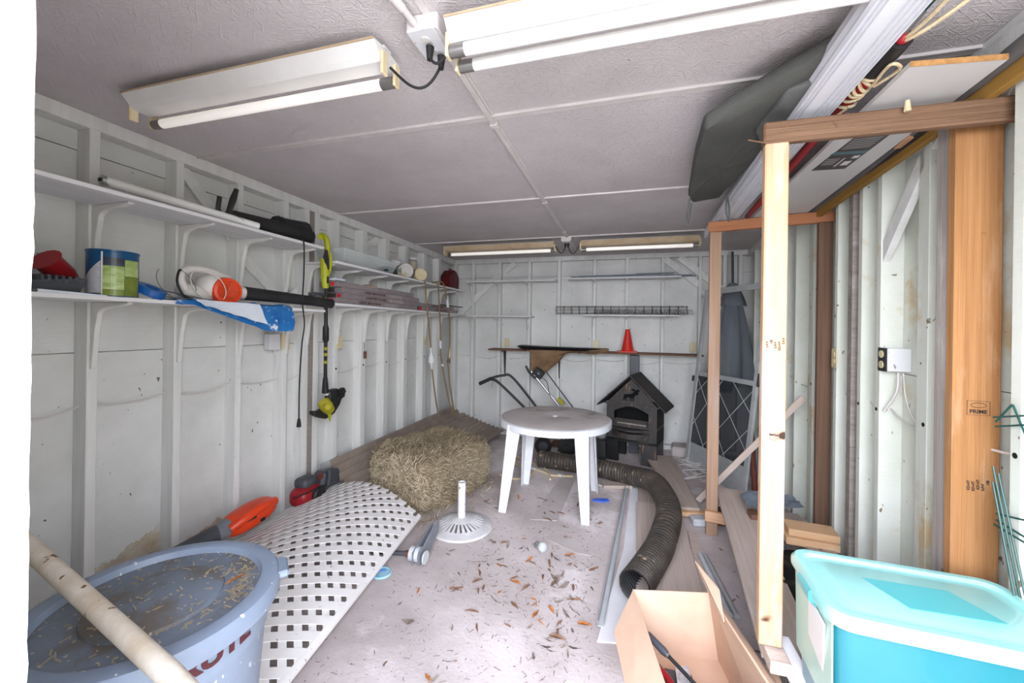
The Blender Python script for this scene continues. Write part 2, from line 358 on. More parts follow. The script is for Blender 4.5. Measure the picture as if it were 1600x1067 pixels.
def blob(mb, T, n=14, sq=1.0, amp=0, seed=0):   # unit super-ellipsoid, squarish if sq<1
    vs = []; fs = []; m_ = n*2
    def sp(v): return math.copysign(abs(v)**sq, v)
    for i in range(n+1):
        ph = -PI/2+PI*i/n
        for k in range(m_):
            th = 2*PI*k/m_
            p = Vector((sp(math.cos(ph))*sp(math.cos(th)), sp(math.cos(ph))*sp(math.sin(th)), sp(math.sin(ph))))
            if amp: p *= 1+amp*noise.noise(p*2+Vector((seed, 0, 0)))
            vs.append(p)
    for i in range(n):
        for k in range(m_): fs.append((i*m_+k, i*m_+(k+1) % m_, (i+1)*m_+(k+1) % m_, (i+1)*m_+k))
    return mb.add(vs, fs, T)
def SC(loc, sx_, sy_, sz_, rz=0, rx=0, ry=0):
    return TR(loc, rz, rx, ry) @ Matrix.Diagonal((sx_, sy_, sz_, 1))

H = 2.46; XL = -2.40; YB = 5.30
def XR(y, off=0): return 1.38-.065*(5.25-y)+off
# ============================================================ STRUCTURE
fl = MB().grid(lambda u, v: (-2.6+4.3*u, .0+5.6*v, 0), 2, 2, .12).build('floor', M_floor, kind='structure')
gr = MB().box((-9, -12, -.14), (9, .0, -.02)).build('trim_9', M_ground, kind='structure'); gr.name = 'ground'
ce = thing('ceiling', '', '', (0, 0, H), kind='structure')
ys = [.28, .49, 1.715, 2.89, 4.165, 5.45]; xs_ = [(-2.55, -.607), (-.603, 1.55)]
MB().box((-2.6, .2, H+.012), (1.6, 5.5, H+.03)).build('ceiling_backing', M_ceil, ce)
for i in range(5):
    for x0, x1 in xs_:
        MB().box((x0, ys[i]+.002, H), (x1, ys[i+1]-.002, H+.013)).build('ceiling_panel', M_ceil, ce)
for y in ys[2:5]:
    MB().box((-2.42, y-.016, H-.005), (1.3, y+.022, H)).build('batten', M_conduit, ce)
    MB().box((-2.42, y-.022, H-.011), (1.3, y-.014, H)).build('bead', M_conduit, ce)
MB().box((-.612, .3, H-.006), (-.588, 5.3, H)).build('batten', M_conduit, ce)
# left wall
wl = thing('wall_left', '', '', (XL, 2.8, 0), kind='structure')
for y0, y1 in ((.2, 1.22), (1.222, 2.44), (2.442, 3.66), (3.662, 5.4)):
    MB().box((XL-.11, y0, 0), (XL-.09, y1, 1.348)).build('sheathing_panel', M_wall, wl)
    MB().box((XL-.11, y0, 1.352), (XL-.09, y1, 2.30)).build('sheathing_panel', M_wall, wl)
    MB().box((XL-.108, y0, 2.304), (XL-.088, y1, 2.46)).build('sheathing_board', M_wall, wl)
MB().box((XL-.09, .2, 2.395), (XL, 5.39, 2.46)).build('top_plate', M_stud, wl, .003)
MB().box((XL-.09, .2, 0), (XL, 5.39, .04)).build('bottom_plate', M_stud, wl, .003)
Ls = [(.5, .54), (.86, .9), (1.22, 1.26), (1.59, 1.63), (1.95, 1.99), (2.31, 2.35), (2.50, 2.55), (2.61, 2.66), (2.84, 2.89), (3.20, 3.27), (3.57, 3.65), (3.95, 4.02), (4.38, 4.46), (4.78, 4.85)]
for a, b in Ls: MB().box((XL-.09, a, .04), (XL, b, 2.395)).build('stud', M_stud, wl, .002)
MB().box((XL-.09, 2.555, .04), (XL-.003, 2.605, 2.395)).build('stud', M_greyw, wl, .002, label='bare grey weathered stud')
for a, b in (((XL-.075, 1.66, 2.39), (XL-.075, 1.97, 2.06)), ((XL-.075, 1.99, 1.98), (XL-.075, 2.32, 1.72)), ((XL-.075, 2.38, 1.66), (XL-.075, 2.82, 1.98)),
             ((XL-.075, 3.3, 2.25), (XL-.075, 3.55, 2.39)), ((XL-.075, 2.66, 1.62), (XL-.075, 3.0, 1.9))):
    board('brace', a, b, .07, .02, M_stud, wl, (1, 0, 0))
for y0, y1, h, s in ((1.30, 1.585, .15, 1), (1.64, 1.94, .08, 2)):
    mb = MB()
    def fn(u, v, y0=y0, y1=y1, h=h, s=s): return (XL-.0885, y0+(y1-y0)*u, .12+v*(h+(.10 if s==1 else .05)*u+.03*noise.noise(Vector((u*5, s, 0)))+.02*noise.noise(Vector((u*17, s, 4)))))
    vs = [fn(i/40, j) for j in (0, 1) for i in range(41)]
    mb.add(vs+[(x+.003, y, z) for x, y, z in vs], [(i, i+1, i+42, i+41) for i in range(40)]+[(82+i, 83+i, 124+i, 123+i) for i in range(40)]+[(41+i, 42+i, 124+i, 123+i) for i in range(40)])
    mb.build('rot_patch', M_rot, wl)
# back wall
wb = thing('wall_back', '', '', (-.5, YB, 0), kind='structure')
for x0, x1 in ((-2.5, -1.29), (-1.288, .0), (.002, 1.55)):
    MB().box((x0, YB+.09, 0), (x1, YB+.11, 2.2)).build('sheathing_panel', M_wall, wb)
    MB().box((x0, YB+.088, 2.204), (x1, YB+.11, 2.46)).build('sheathing_board', M_wall, wb)
MB().box((-2.5, YB, 2.40), (1.5, YB+.09, 2.46)).build('top_plate', M_stud, wb, .003)
MB().box((-2.5, YB, 0), (1.5, YB+.09, .05)).build('bottom_plate', M_stud, wb, .003)
for x in (-2.40, -2.12, -1.72, -1.29, -.88, -.41, .0, .43, .86, 1.13, 1.30):
    MB().box((x-.019, YB, .05), (x+.019, YB+.09, 2.40)).build('stud', M_stud, wb, .002)
for a, b in (((-2.4, YB+.03, 1.62), (-1.74, YB+.03, 2.22)), ((-1.66, YB+.03, 2.28), (-1.5, YB+.03, 2.39)), ((.45, YB+.03, 2.39), (.85, YB+.03, 2.05)), ((.62, YB+.03, 2.4), (1.12, YB+.03, 1.98)), ((.89, YB+.03, 1.98), (1.3, YB+.03, 1.6))):
    board('brace', a, b, .08, .02, M_stud, wb, (0, -1, 0))
# right wall (runs slightly askew)
wr = thing('wall_right', '', '', (XR(3), 3, 0), kind='structure')
RM = Matrix.Translation((XR(0), 0, 0)) @ Matrix.Rotation(-math.atan(.065), 4, 'Z')   # local: y along wall, x outwards
for y0, y1 in ((.2, 1.4), (1.402, 2.6), (2.602, 3.8), (3.802, 5.45)):
    MB(RM).box((.09, y0, 0), (.11, y1, 1.30)).build('sheathing_panel', M_wallr, wr)
    MB(RM).box((.09, y0, 1.303), (.11, y1, 2.46)).build('sheathing_panel', M_wallr, wr)
MB(RM).box((-.01, .2, 2.39), (.09, 5.4, 2.46)).build('top_plate', M_stud, wr, .003)
MB(RM).box((0, .2, 0), (.09, 5.4, .05)).build('bottom_plate', M_stud, wr, .003)
MB(RM).hexa([(-.03, .9, H-.022), (.0, .9, H-.022), (.0, 5.3, H-.022), (-.01, 5.3, H-.022)], [(-.03, .9, H-.002), (.0, .9, H-.002), (.0, 5.3, H-.002), (-.01, 5.3, H-.002)]).build('ceiling_trim', M_stud, wr)
for y in (.5, .86, 1.22, 1.57, 2.01, 2.37, 2.56, 2.86, 3.25, 3.62, 3.87, 4.2, 4.6, 5.0):
    MB(RM).box((0, y, .05), (.09, y+.04, 2.39)).build('stud', M_wallr, wr, .002)
MB(RM).box((-.004, 2.66, .05), (.09, 2.71, 2.39)).build('stud', M_greyw, wr, .002, label='bare grey weathered stud')
MB(RM).box((.005, 2.05, 0.05), (.088, 2.09, 2.3)).build('stud', M_wallr, wr, .002)
def PR(y, z, off=0): return RM @ Vector((off, y, z))
board('brace', PR(2.40, 1.86, .02), PR(1.93, 2.38, .02), .07, .03, M_stud, wr, RM.to_3x3() @ Vector((-1, 0, 0)))
board('brace', PR(1.99, 2.02, .05), PR(1.64, 2.38, .05), .07, .03, M_stud, wr, RM.to_3x3() @ Vector((-1, 0, 0)))
# front wall with its open doorway (the camera stands in it)
wf = thing('wall_front', '', '', (0, .23, 0), kind='structure')
MB().box((-2.6, .18, 0), (-.70, .28, 2.6)).build('wall_panel', M_wall, wf)
MB().box((1.08, .18, 0), (1.6, .28, 2.6)).build('wall_panel', M_wall, wf)
MB().box((-.70, .18, 2.3), (1.08, .28, 2.6)).build('wall_panel', M_wall, wf)
mb = MB()
def jf(u, v):
    z = 2.3*v; return (-.668+.004*noise.noise(Vector((0, 0, z*14)))+.0035*noise.noise(Vector((0, 3, z*45))), .17+.12*u, z)
vs = [jf(i/2, j/90) for j in range(91) for i in range(3)]
k = len(vs); vs2 = [(-.70, y, z) for x, y, z in vs]
fs = [(j*3+i, j*3+i+1, j*3+i+4, j*3+i+3) for j in range(90) for i in range(2)]
fs += [tuple(q+k for q in f) for f in fs]
fs += [(j*3+2, j*3+2+k, j*3+5+k, j*3+5) for j in range(90)]+[(j*3, j*3+k, j*3+3+k, j*3+3) for j in range(90)]
mb.add(vs+vs2, fs).build('trim_1', M_jamb, kind='structure')
MB().box((1.05, .17, 0), (1.08, .29, 2.3)).build('trim_2', M_jamb, kind='structure')
# roof so no daylight leaks in
MB().box((-2.8, .1, 2.6), (1.8, 5.6, 2.66)).build('trim_3', M_greyw, kind='structure').name = 'roof'

# ============================================================ CEILING FITTINGS
def strip_light(x0, x1, yc, z, ntube, label, group, tan=False, lit=True, side=1):
    t = thing('strip_light', label, 'ceiling light', ((x0+x1)/2, yc, z), group)
    mb = MB(); prof = [(-.075, .045), (-.045, .012), (-.03, .0), (.03, .0), (.045, .012), (.075, .045), (.07, .048), (.03, .052), (-.03, .052), (-.07, .048)]
    vs = [(x, yc+a, z+b) for x in (x0, x1) for a, b in prof]; n = len(prof)
    mb.add(vs, [tuple(range(n)), tuple(range(n, 2*n))]+[(i, (i+1) % n, n+(i+1) % n, n+i) for i in range(n)]).build('reflector', M_white if not tan else M_tan, t)
    if not tan: MB().box((x0, yc-.079, z+.044), (x1, yc-.075, z+.05)).build('edge', M_tan, t)
    MB().box((x0, yc-.02, z+.05), (x1, yc+.02, z+.062)).build('channel', M_white, t)
    offs = (.045, -.028) if ntube == 2 else ((.045,) if side > 0 else (-.02,))
    for q in (.045, -.028):
        for x, s in ((x0, 1), (x1, -1)):
            MB().box((x-.012 if s > 0 else x, yc+q-.016, z-.045), (x if s > 0 else x+.012, yc+q+.016, z+.03)).build('lamp_holder', M_socket, t, .003)
    for q in offs:
        tb = MB().tube([(x0+.05, yc+q, z-.026), (x1-.05, yc+q, z-.026)], .019, 16).build('fluorescent_tube', M_tube if lit else M_tubeoff, t, smooth=True)
        for xa, xb in ((x0+.001, x0+.05), (x1-.05, x1-.001)):
            MB().tube([(xa, yc+q, z-.026), (xb, yc+q, z-.026)], .0192, 16).build('tube_cap', M_tubeend, tb, smooth=True)
    for x in (x0+.06, x1-.03):
        MB().tube([(x, yc, z+.06), (x+.004, yc, z+.072), (x-.004, yc, z+.082), (x, yc, H)], .0018, 5).build('hook', M_chrome, t)
    return t
strip_light(-1.97, -.79, 1.17, 2.375, 1, 'white strip light with one glowing tube, hanging left of the near junction box', None)
strip_light(-.53, .67, 1.14, 2.365, 2, 'white strip light with two tubes, hanging right of the near junction box', None, lit=False)
strip_light(-2.02, -.75, 4.20, 2.36, 1, 'tan backed strip light near the back wall, left of the far ceiling outlet', None, True)
strip_light(-.47, .67, 4.22, 2.36, 1, 'tan backed strip light near the back wall, right of the far ceiling outlet', None, True)
def jbox(x, y, s, label):
    t = thing('junction_box', label, 'junction box', (x, y, H))
    mb = MB(); rbox(mb, (x-.055*s, y-.06*s, H-.05*s), (x+.055*s, y+.06*s, H), .012); mb.build('housing', M_conduit, t, .003)
    mb = MB(); rbox(mb, (x-.045*s, y-.07*s, H-.058*s), (x+.045*s, y+.075*s, H-.05*s), .006); mb.build('cover_plate', M_whitep, t, .002)
    for dx in (-.02, .02):
        mb = MB(); mb.lathe([(.013*s, H-.062*s), (.013*s, H-.057*s)], 12, TR((x, y+dx*1.4*s, 0))); mb.build('socket', M_cream, t)
    return t
jbox(-.62, 1.15, 1, 'white ceiling junction box between the two near strip lights')
jbox(-.62, 4.20, 1, 'white ceiling outlet box between the two far strip lights')
def pipe(name, pts, r, mat, label, cat, n=6, seg=10):
    return tag(MB().tube(spline(pts, n), r, seg).build(name, mat, smooth=True), label, cat)
t = thing('conduit', 'white painted conduit running from the doorway to the near junction box', 'conduit', (-.66, .6, H-.02))
MB().tube([(-.70, .3, H-.02), (-.66, .95, H-.02), (-.645, 1.05, H-.026), (-.64, 1.1, H-.03)], .011, 10).build('pipe', M_conduit, t, smooth=True)
MB().tube([(-.655, .99, H-.022), (-.648, 1.03, H-.025)], .014, 10).build('coupling', M_conduit, t, smooth=True)
tag(MB().tube([(-.57, 1.17, H-.025), (-.5, 1.17, H-.02), (-.47, 1.17, H-.014), (.9, 1.17, H-.014)], .008, 10).build('conduit', M_conduit, smooth=True), 'white painted conduit running right behind the two tube strip light', 'conduit')
t = thing('conduit', 'long white raceway running from the near junction box to the far ceiling outlet', 'conduit', (-.61, 2.7, H-.01))
MB().box((-.622, 1.21, H-.018), (-.598, 4.13, H-.006)).build('raceway', M_conduit, t, .003)
for y in (1.75, 2.95, 3.9): MB().box((-.628, y, H-.021), (-.592, y+.03, H-.006)).build('clip', M_conduit, t, .001)
def cord(a, b, sag, label, r=.0045):
    a = Vector(a); b = Vector(b); P = []
    for i in range(17):
        u = i/16; p = a.lerp(b, u); p.z -= sag*4*u*(1-u)*(.6+.8*u); P.append(p)
    t = thing('power_cord', label, 'cord', tuple(b))
    MB().tube(P, r, 8).build('cable', M_rubber, t, smooth=True)
    MB().tube([b+Vector((0, 0, -.012)), b+Vector((0, .002, .03))], [.009, .014], 8).build('plug', M_rubber, t, smooth=True)
cord((-.778, 1.17, 2.37), (-.60, 1.19, 2.36), .07, 'black cord of the left near strip light plugged into the ceiling box')
cord((-.542, 1.14, 2.37), (-.615, 1.14, 2.36), .03, 'black cord of the two tube strip light plugged into the ceiling box')
cord((-.74, 4.20, 2.37), (-.635, 4.2, 2.365), .07, 'short black cord of the far left strip light')
cord((-.485, 4.20, 2.37), (-.605, 4.2, 2.365), .08, 'short black cord of the far right strip light')

# ============================================================ SHELVES, LEFT WALL
def bracket_mb(y, z, x0=XL, L_=.25, D=.31, wd=.022, s=1):
    # outline in x,z then thickness along y
    pts = [(0, 0), (L_, 0), (L_, -.008)]
    for k in range(9):
        a = k/8*PI/2; pts.append((.05+(L_-.12)*(1-math.sin(a))**1.4+.0, -.02-(.05)*(1-math.cos(a))))
    pts += [(.034, -.13), (.026, -.2 if D > .25 else -D*.8), (.012, -D), (0, -D)]
    T = frame((1, 0, 0), (0, 0, 1), (0, -1, 0), (x0+.001, y+wd/2, z))
    return MB().prism(pts, wd, T)
def shelf_left(y0, y1, z0, label, xs0=XL+.002, xf=-2.10, th=.019, brs=()):
    t = thing('wall_shelf', label, 'shelf', (xs0, (y0+y1)/2, z0))
    MB().box((xs0, y0, z0), (xf, y1, z0+th)).build('shelf_board', M_shelf, t, .002)
    for y in brs: bracket_mb(y, z0-.0005).build('bracket', M_white, t, .003)
    return t
shelf_left(.3, 2.37, 2.04, 'long white shelf, upper one of the near pair on the left wall', brs=(.52, .88, 1.24, 1.61, 1.97, 2.33))
shelf_left(.3, 2.39, 1.588, 'long white shelf with the paint can, lower one of the near pair', brs=(.52, .88, 1.24, 1.61, 1.97, 2.33))
shelf_left(2.50, 4.97, 1.962, 'white shelf with clear tray and round lids, upper one of the rear pair', brs=(2.53, 2.865, 3.235, 3.61, 3.985, 4.42, 4.8))
shelf_left(2.50, 5.0, 1.645, 'white shelf stacked with grey cartons, lower one of the rear pair', brs=(2.53, 2.865, 3.235, 3.61, 3.985, 4.42, 4.8))
# back wall shelves
def shelf_back(x0, x1, z0, label, dep=.2, mat=M_shelf, brs=(), bm_=M_white, th=.018):
    t = thing('wall_shelf', label, 'shelf', ((x0+x1)/2, YB, z0))
    board('shelf_board', (x0, YB-dep/2-.001, z0+th/2), (x1, YB-dep/2-.001, z0+th/2), dep, th, mat, t)
    for x in brs:
        T = Matrix.Translation((x, YB-.002, z0)) @ Matrix.Rotation(R(-90), 4, 'Z')
        mb = MB(T); s = bracket_mb(0, -.0005, 0, dep-.02, .14, .016); mb.add(s.v, s.f); mb.build('bracket', bm_, t)
    return t
shelf_back(-2.15, -.89, 2.11, 'empty white shelf, upper left on the back wall', brs=(-2.12, -1.72, -1.29))
shelf_back(-2.39, -1.21, 1.635, 'empty white shelf, lower left on the back wall', brs=(-2.12, -1.72, -1.29))
shelf_back(-.74, .62, 2.125, 'white shelf holding grey metal strips on the back wall', brs=(-.41, 0, .43))
shelf_back(-.54, .62, 1.655, 'white shelf holding a wire roll on the back wall', brs=(-.41, 0, .43))
t = shelf_back(-1.79, .87, 1.185, 'long bare brown shelf with the red cone, lowest on the back wall', .25, M_brownw, th=.02)
for x in (-1.62, -.86):
    mb = MB().box((x-.012, YB-.16, 1.165), (x+.012, YB-.001, 1.184)); mb.hexa([(x-.004, YB-.02, .82), (x+.004, YB-.02, .82), (x+.004, YB-.001, .82), (x-.004, YB-.001, .82)], [(x-.013, YB-.05, 1.18), (x+.013, YB-.05, 1.18), (x+.013, YB-.001, 1.18), (x-.013, YB-.001, 1.18)])
    mb.build('bracket', M_black, t, label='black bracket')

# ============================================================ CABLES AND OUTLETS
def cable_run(pts, label, r=.0045):
    return tag(MB().tube(pts, r, 6).build('wall_cable', M_conduit, smooth=True), label, 'cable')
P = []
st = [.3]+[(a+b)/2 for a, b in Ls if a > .8]+[5.3]
for i in range(len(st)-1):
    for k in range(8):
        u = k/8; y = st[i]+(st[i+1]-st[i])*u; z = 1.12+.012*math.sin(i*2.1); z2 = 1.12+.012*math.sin((i+1)*2.1)
        P.append((XL-.045-.025*math.sin(PI*u), y, z*(1-u)+z2*u-.05*4*u*(1-u)*(.5+.5*abs(math.sin(i*1.7)))))
cable_run(P, 'white cable threaded through the studs of the left wall')
P = []; st = [-2.35, -2.12, -1.72, -1.29, -.88, -.41, 0, .43, .86, 1.25]
for i in range(len(st)-1):
    for k in range(8):
        u = k/8; P.append((st[i]+(st[i+1]-st[i])*u, YB+.045+.02*math.sin(PI*u), 1.10-.05*4*u*(1-u)*(.5+.6*abs(math.sin(i*1.3)))))
cable_run(P, 'white cable threaded through the studs of the back wall')
P = []; st = [1.6, 2.01, 2.37, 2.56, 2.86, 3.25, 3.9, 4.6, 5.0]
for i in range(len(st)-1):
    for k in range(8):
        u = k/8; q = PR(st[i]+(st[i+1]-st[i])*u, 1.13-.05*4*u*(1-u)*(.5+.5*abs(math.sin(i*2.3))), .045); P.append(q)
cable_run(P, 'white cable threaded through the studs of the right wall')
def outlet(T, label, boxx=False, plug=False, black=False):
    """local: x across, y up, z out of the face"""
    o = T.translation; t = thing('wall_outlet', label, 'outlet', tuple(o))
    m_ = MB(T); rbox(m_, (-.035, -.057, 0), (.035, .057, .006), .006); m_.build('face_plate', M_black if black else M_ivory, t, .001)
    for dy in (-.022, .022):
        m_ = MB(T); m_.lathe([(.016, .006), (.016, .009), (.013, .009)], 14, TR((0, dy, 0))); m_.build('socket', M_ivory, t)
    return t
outlet(frame((0, 1, 0), (0, 0, 1), (1, 0, 0), (XL+.001, 2.33, 1.37)), 'ivory outlet beside the white box, below the lower near shelf')
mb = MB(); rbox(mb, (XL-.05, 2.20, 1.315), (XL+.0, 2.292, 1.425), .004); mb.tube(spline([(XL-.03, 2.26, 1.32), (XL-.03, 2.29, 1.22), (XL-.04, 2.28, 1.12)], 5), .006, 6)
tag(mb.build('outlet_box', M_whitep, smooth=False), 'white utility box with cable on the left wall stud', 'utility box')
outlet(frame((0, 1, 0), (0, 0, 1), (1, 0, 0), (XL+.001, 2.90, 1.35)) , 'ivory outlet just right of the string trimmer shaft')
outlet(frame((0, 1, 0), (0, 0, 1), (1, 0, 0), (XL+.001, 4.44, 1.32)), 'ivory outlet hidden behind the hanging cords on the left wall')
for x, l in ((-1.60, 'leftmost of the three ivory outlets above the brown shelf'), (-.38, 'middle one of the three ivory outlets above the brown shelf, behind the paper'), (.79, 'rightmost of the three ivory outlets above the brown shelf')):
    outlet(frame((1, 0, 0), (0, 0, 1), (0, -1, 0), (x, YB-.001, 1.285)), l)
rx_ = RM.to_3x3() @ Vector((0, -1, 0)); rn = RM.to_3x3() @ Vector((-1, 0, 0)); ro = RM.to_3x3() @ Vector((1, 0, 0))
outlet(frame(rx_, (0, 0, 1), rn, PR(2.88, 1.34, -.001)), 'ivory outlet beside the dark brown post on the right wall')
T = frame(ro, (0, 0, 1), RM.to_3x3() @ Vector((0, -1, 0)), PR(2.30, 1.37, .045))
t = thing('outlet_box', 'white utility box with a black faced double outlet on the right wall', 'utility box', tuple(PR(2.30, 1.31, .045)))
m_ = MB(T); m_.box((-.045, -.055, -.06), (.045, .055, 0)); m_.build('box', M_whitep, t, .003)
T2 = frame(rx_, (0, 0, 1), rn, PR(2.335, 1.37, -.002))
m_ = MB(T2); rbox(m_, (-.034, -.056, 0), (.034, .056, .006), .003); m_.build('face_plate', M_black, t)
for dy in (-.025, .025):
    m_ = MB(T2); m_.lathe([(.018, .006), (.018, .01)], 14, TR((0, dy, 0))); m_.build('socket', M_ivory, t)
m_ = MB(); m_.tube(spline([PR(2.3, 1.31, .04), PR(2.29, 1.22, .03), PR(2.33, 1.12, .0)], 5), .005, 6); m_.tube(spline([PR(2.28, 1.31, .05), PR(2.26, 1.2, .05), PR(2.24, 1.1, .075), PR(2.12, 1.06, .085)], 5), .003, 6)
m_.build('cable', M_conduit, t, smooth=True)
for i, (y, z) in enumerate(((2.39, 1.11), (2.58, 1.10), (2.03, 1.13), (1.59, 1.16))):
    m_ = MB(frame(rx_, ro, (0, 0, 1), PR(y, z, 0))); 
# cable holes on the right wall, dark discs painted for their shade
for y, z in ((2.395, 1.12), (2.58, 1.115), (2.03, 1.125), (1.59, 1.13), (3.27, 1.13)):
    T = frame(rx_, (0, 0, 1), rn, PR(y, z, -.0005)); MB(T).lathe([(.009, 0), (.009, .0012)], 10).build('cable_hole', M_soot_shade, wr)
for a, b in Ls:
    if a > 2.8: MB(frame((0, 1, 0), (0, 0, 1), (1, 0, 0), (XL, (a+b)/2, 1.12))).lathe([(.009, 0), (.009, .0012)], 10).build('cable_hole', M_soot_shade, wl)
# unseen backing skins added outside the boards to stop light leaks
MB().box((XL-.14, .15, 0), (XL-.112, 5.5, 2.6)).build('leak_backing', M_wall, wl)
MB().box((-2.6, YB+.112, 0), (1.6, YB+.14, 2.6)).build('leak_backing', M_wall, wb)
MB(RM).box((.112, .15, 0), (.14, 5.5, 2.6)).build('leak_backing', M_wallr, wr)

# ============================================================ UPPER NEAR SHELF
t = thing('fluorescent_tube', 'loose white fluorescent tube lying on the upper near shelf', 'tube', (-2.25, 1.6, 2.06))
MB().tube([(-2.27, 1.21, 2.135), (-2.13, 1.86, 2.082)], .0215, 16).build('glass_tube', M_tubeoff, t, smooth=True)
MB().tube([(-2.273, 1.195, 2.136), (-2.269, 1.22, 2.134)], .022, 16).build('cap', M_chrome, t, smooth=True)
MB().box((-2.282, 1.189, 2.128), (-2.264, 1.1945, 2.142)).build('pin_block', M_black, t)
t = thing('garden_tool', 'long dusty black plastic blower chute with two upright prongs on the top shelf', 'garden tool', (-2.2, 2.0, 2.06))
A = Vector((-2.21, 1.74, 2.115)); B = Vector((-2.19, 2.33, 2.125))
T = frame((0, 1, 0), (1, 0, 0), (0, 0, -1), (0, 0, 0))
mb = MB(); mb.tube([A, A.lerp(B, .3), A.lerp(B, .6), B-Vector((0, .03, 0)), B], [.040, .046, .052, .058, .050], 10).build('chute', M_blackd, t, smooth=True)
mb = MB().tube([(-2.215, 2.05, 2.165), (-2.2, 2.3, 2.18), (-2.2, 2.33, 2.17)], [.035, .045, .03], 10); mb.build('motor_cover', M_black, t, smooth=True)
for k_ in range(4):
    y = 2.07+k_*.03; MB().tube([(-2.214, y, 2.167), (-2.213, y+.014, 2.168)], .043, 10).build('rib', M_black, t, smooth=True)
MB().tube([(-2.2, 1.74, 2.09), (-2.175, 1.72, 2.15), (-2.17, 1.735, 2.21), (-2.165, 1.75, 2.27)], [.026, .014, .017, .012], 8).build('prong', M_blackd, t, smooth=True)
MB().tube([(-2.2, 1.70, 2.08), (-2.18, 1.655, 2.13), (-2.175, 1.66, 2.20)], [.02, .013, .012], 8).build('prong', M_blackd, t, smooth=True)
MB().tube(spline([(-2.16, 1.72, 2.13), (-2.13, 1.77, 2.09), (-2.15, 1.82, 2.08)], 5), .003, 5).build('wire', M_black, t)
# hanging extension cord
t = thing('extension_cord', 'black extension cord hanging down from the top shelf, plug at its end', 'cord', (-2.09, 2.17, .8))
MB().tube(spline([(-2.19, 2.10, 2.085), (-2.12, 2.16, 2.075), (-2.088, 2.168, 2.05), (-2.085, 2.17, 1.85), (-2.088, 2.165, 1.65), (-2.08, 2.175, 1.5), (-2.09, 2.165, 1.35), (-2.085, 2.145, 1.1), (-2.09, 2.15, .86)], 8), .0045, 8).build('cable', M_rubber, t, smooth=True)
MB().tube([(-2.09, 2.15, .87), (-2.09, 2.15, .84), (-2.09, 2.15, .815)], [.008, .013, .015], 8).build('plug', M_rubber, t, smooth=True)
for dy in (-.006, .006): MB().box((-2.091, 2.149+dy, .80), (-2.089, 2.151+dy, .815)).build('prong', M_chrome, t)

# ============================================================ LOWER NEAR SHELF
ZS = 1.607
# paint can
cx, cy = -2.175, 1.19; t = thing('paint_can', 'large blue paint can with a green deck photo label, on the lower near shelf', 'paint can', (cx, cy, ZS))
MB().lathe([(.078, 0), (.084, .002), (.084, .188), (.0865, .190), (.0865, .198), (.080, .198), (.078, .190), (.0, .190)], 40, TR((cx, cy, ZS)), cap=False).build('body', M_canblue, t, smooth=True)
def wrap(mb, r, a0, a1, z0, z1, n=8, off=.0008, z0b=None):
    vs = []
    for i in range(n+1):
        a = R(a0+(a1-a0)*i/n)
        zb = z0 if z0b is None else z0
        vs += [(cx+(r+off)*math.cos(a), cy+(r+off)*math.sin(a), ZS+zb), (cx+(r+off)*math.cos(a), cy+(r+off)*math.sin(a), ZS+z1)]
        if z0b is not None: vs[-1] = (vs[-1][0], vs[-1][1], ZS+z1+(z0b-z1)*i/n)
    return mb.add(vs, [(2*i, 2*i+2, 2*i+3, 2*i+1) for i in range(n)])
# view direction from can to camera is about -29 deg; visible arc -119..61
wrap(MB(), .084, -118, -55, .012, .055, z0b=.150).build('text_panel', M_cantxt, t)
wrap(MB(), .084, -50, -4, .004, .03, 8).build('photo_panel', M_green2, t)
wrap(MB(), .084, -50, -4, .03, .13, 8).build('photo_panel', M_green1, t)
wrap(MB(), .084, -50, -4, .13, .165, 8).build('photo_panel', M_green3, t)
wrap(MB(), .084, -3, 42, .004, .09, 8).build('photo_panel', M_green2, t)
wrap(MB(), .084, -3, 42, .09, .16, 8).build('photo_panel', M_green1, t)
wrap(MB(), .084, -54, -50, .002, .188, 3).build('label_seam', M_white, t)
# red scoop and grey paint tray, scrapers
mb = MB(TR((-2.27, 1.06, ZS+.10), R(20), R(52))); mb.tube([(0, 0, -.07), (0, 0, -.02), (0, 0, .05), (0, 0, .065)], [.03, .045, .045, .055], 14)
tag(mb.build('scoop', M_red, smooth=True), 'red plastic scoop leaning behind the paint can', 'scoop')
mb = MB(TR((-2.235, .975, ZS+.0)));
mb.hexa([(-.07, -.13, 0), (.07, -.13, 0), (.07, .10, 0), (-.07, .10, 0)], [(-.085, -.15, .035), (.085, -.15, .035), (.085, .12, .07), (-.085, .12, .07)])
for k in range(6): mb.box((-.088, -.02+k*.02, .045), (.088, -.01+k*.02, .073))
tag(mb.build('paint_tray', M_greyp, bevel=.004), 'dark grey ribbed paint tray left of the paint can', 'paint tray')
t = thing('scraper', 'long metal scraper in clear wrap in front of the grey tray', 'scraper', (-2.13, 1.0, ZS))
MB().box((-2.145, .80, ZS+.0), (-2.105, .93, ZS+.012)).build('handle', M_greyp, t, .004)
MB().hexa([(-2.14, .93, ZS), (-2.11, .93, ZS), (-2.10, 1.13, ZS), (-2.12, 1.13, ZS)], [(-2.14, .93, ZS+.012), (-2.11, .93, ZS+.012), (-2.10, 1.13, ZS+.003), (-2.12, 1.13, ZS+.003)]).build('blade', M_bagw, t)
tag(MB().tube(spline([(-2.105, 1.09, ZS+.005), (-2.10, 1.10, ZS+.007), (-2.104, 1.118, ZS+.005)], 4), .0015, 5).build('nail', M_wire), 'small black nail lying by the shelf edge near the can', 'nail')
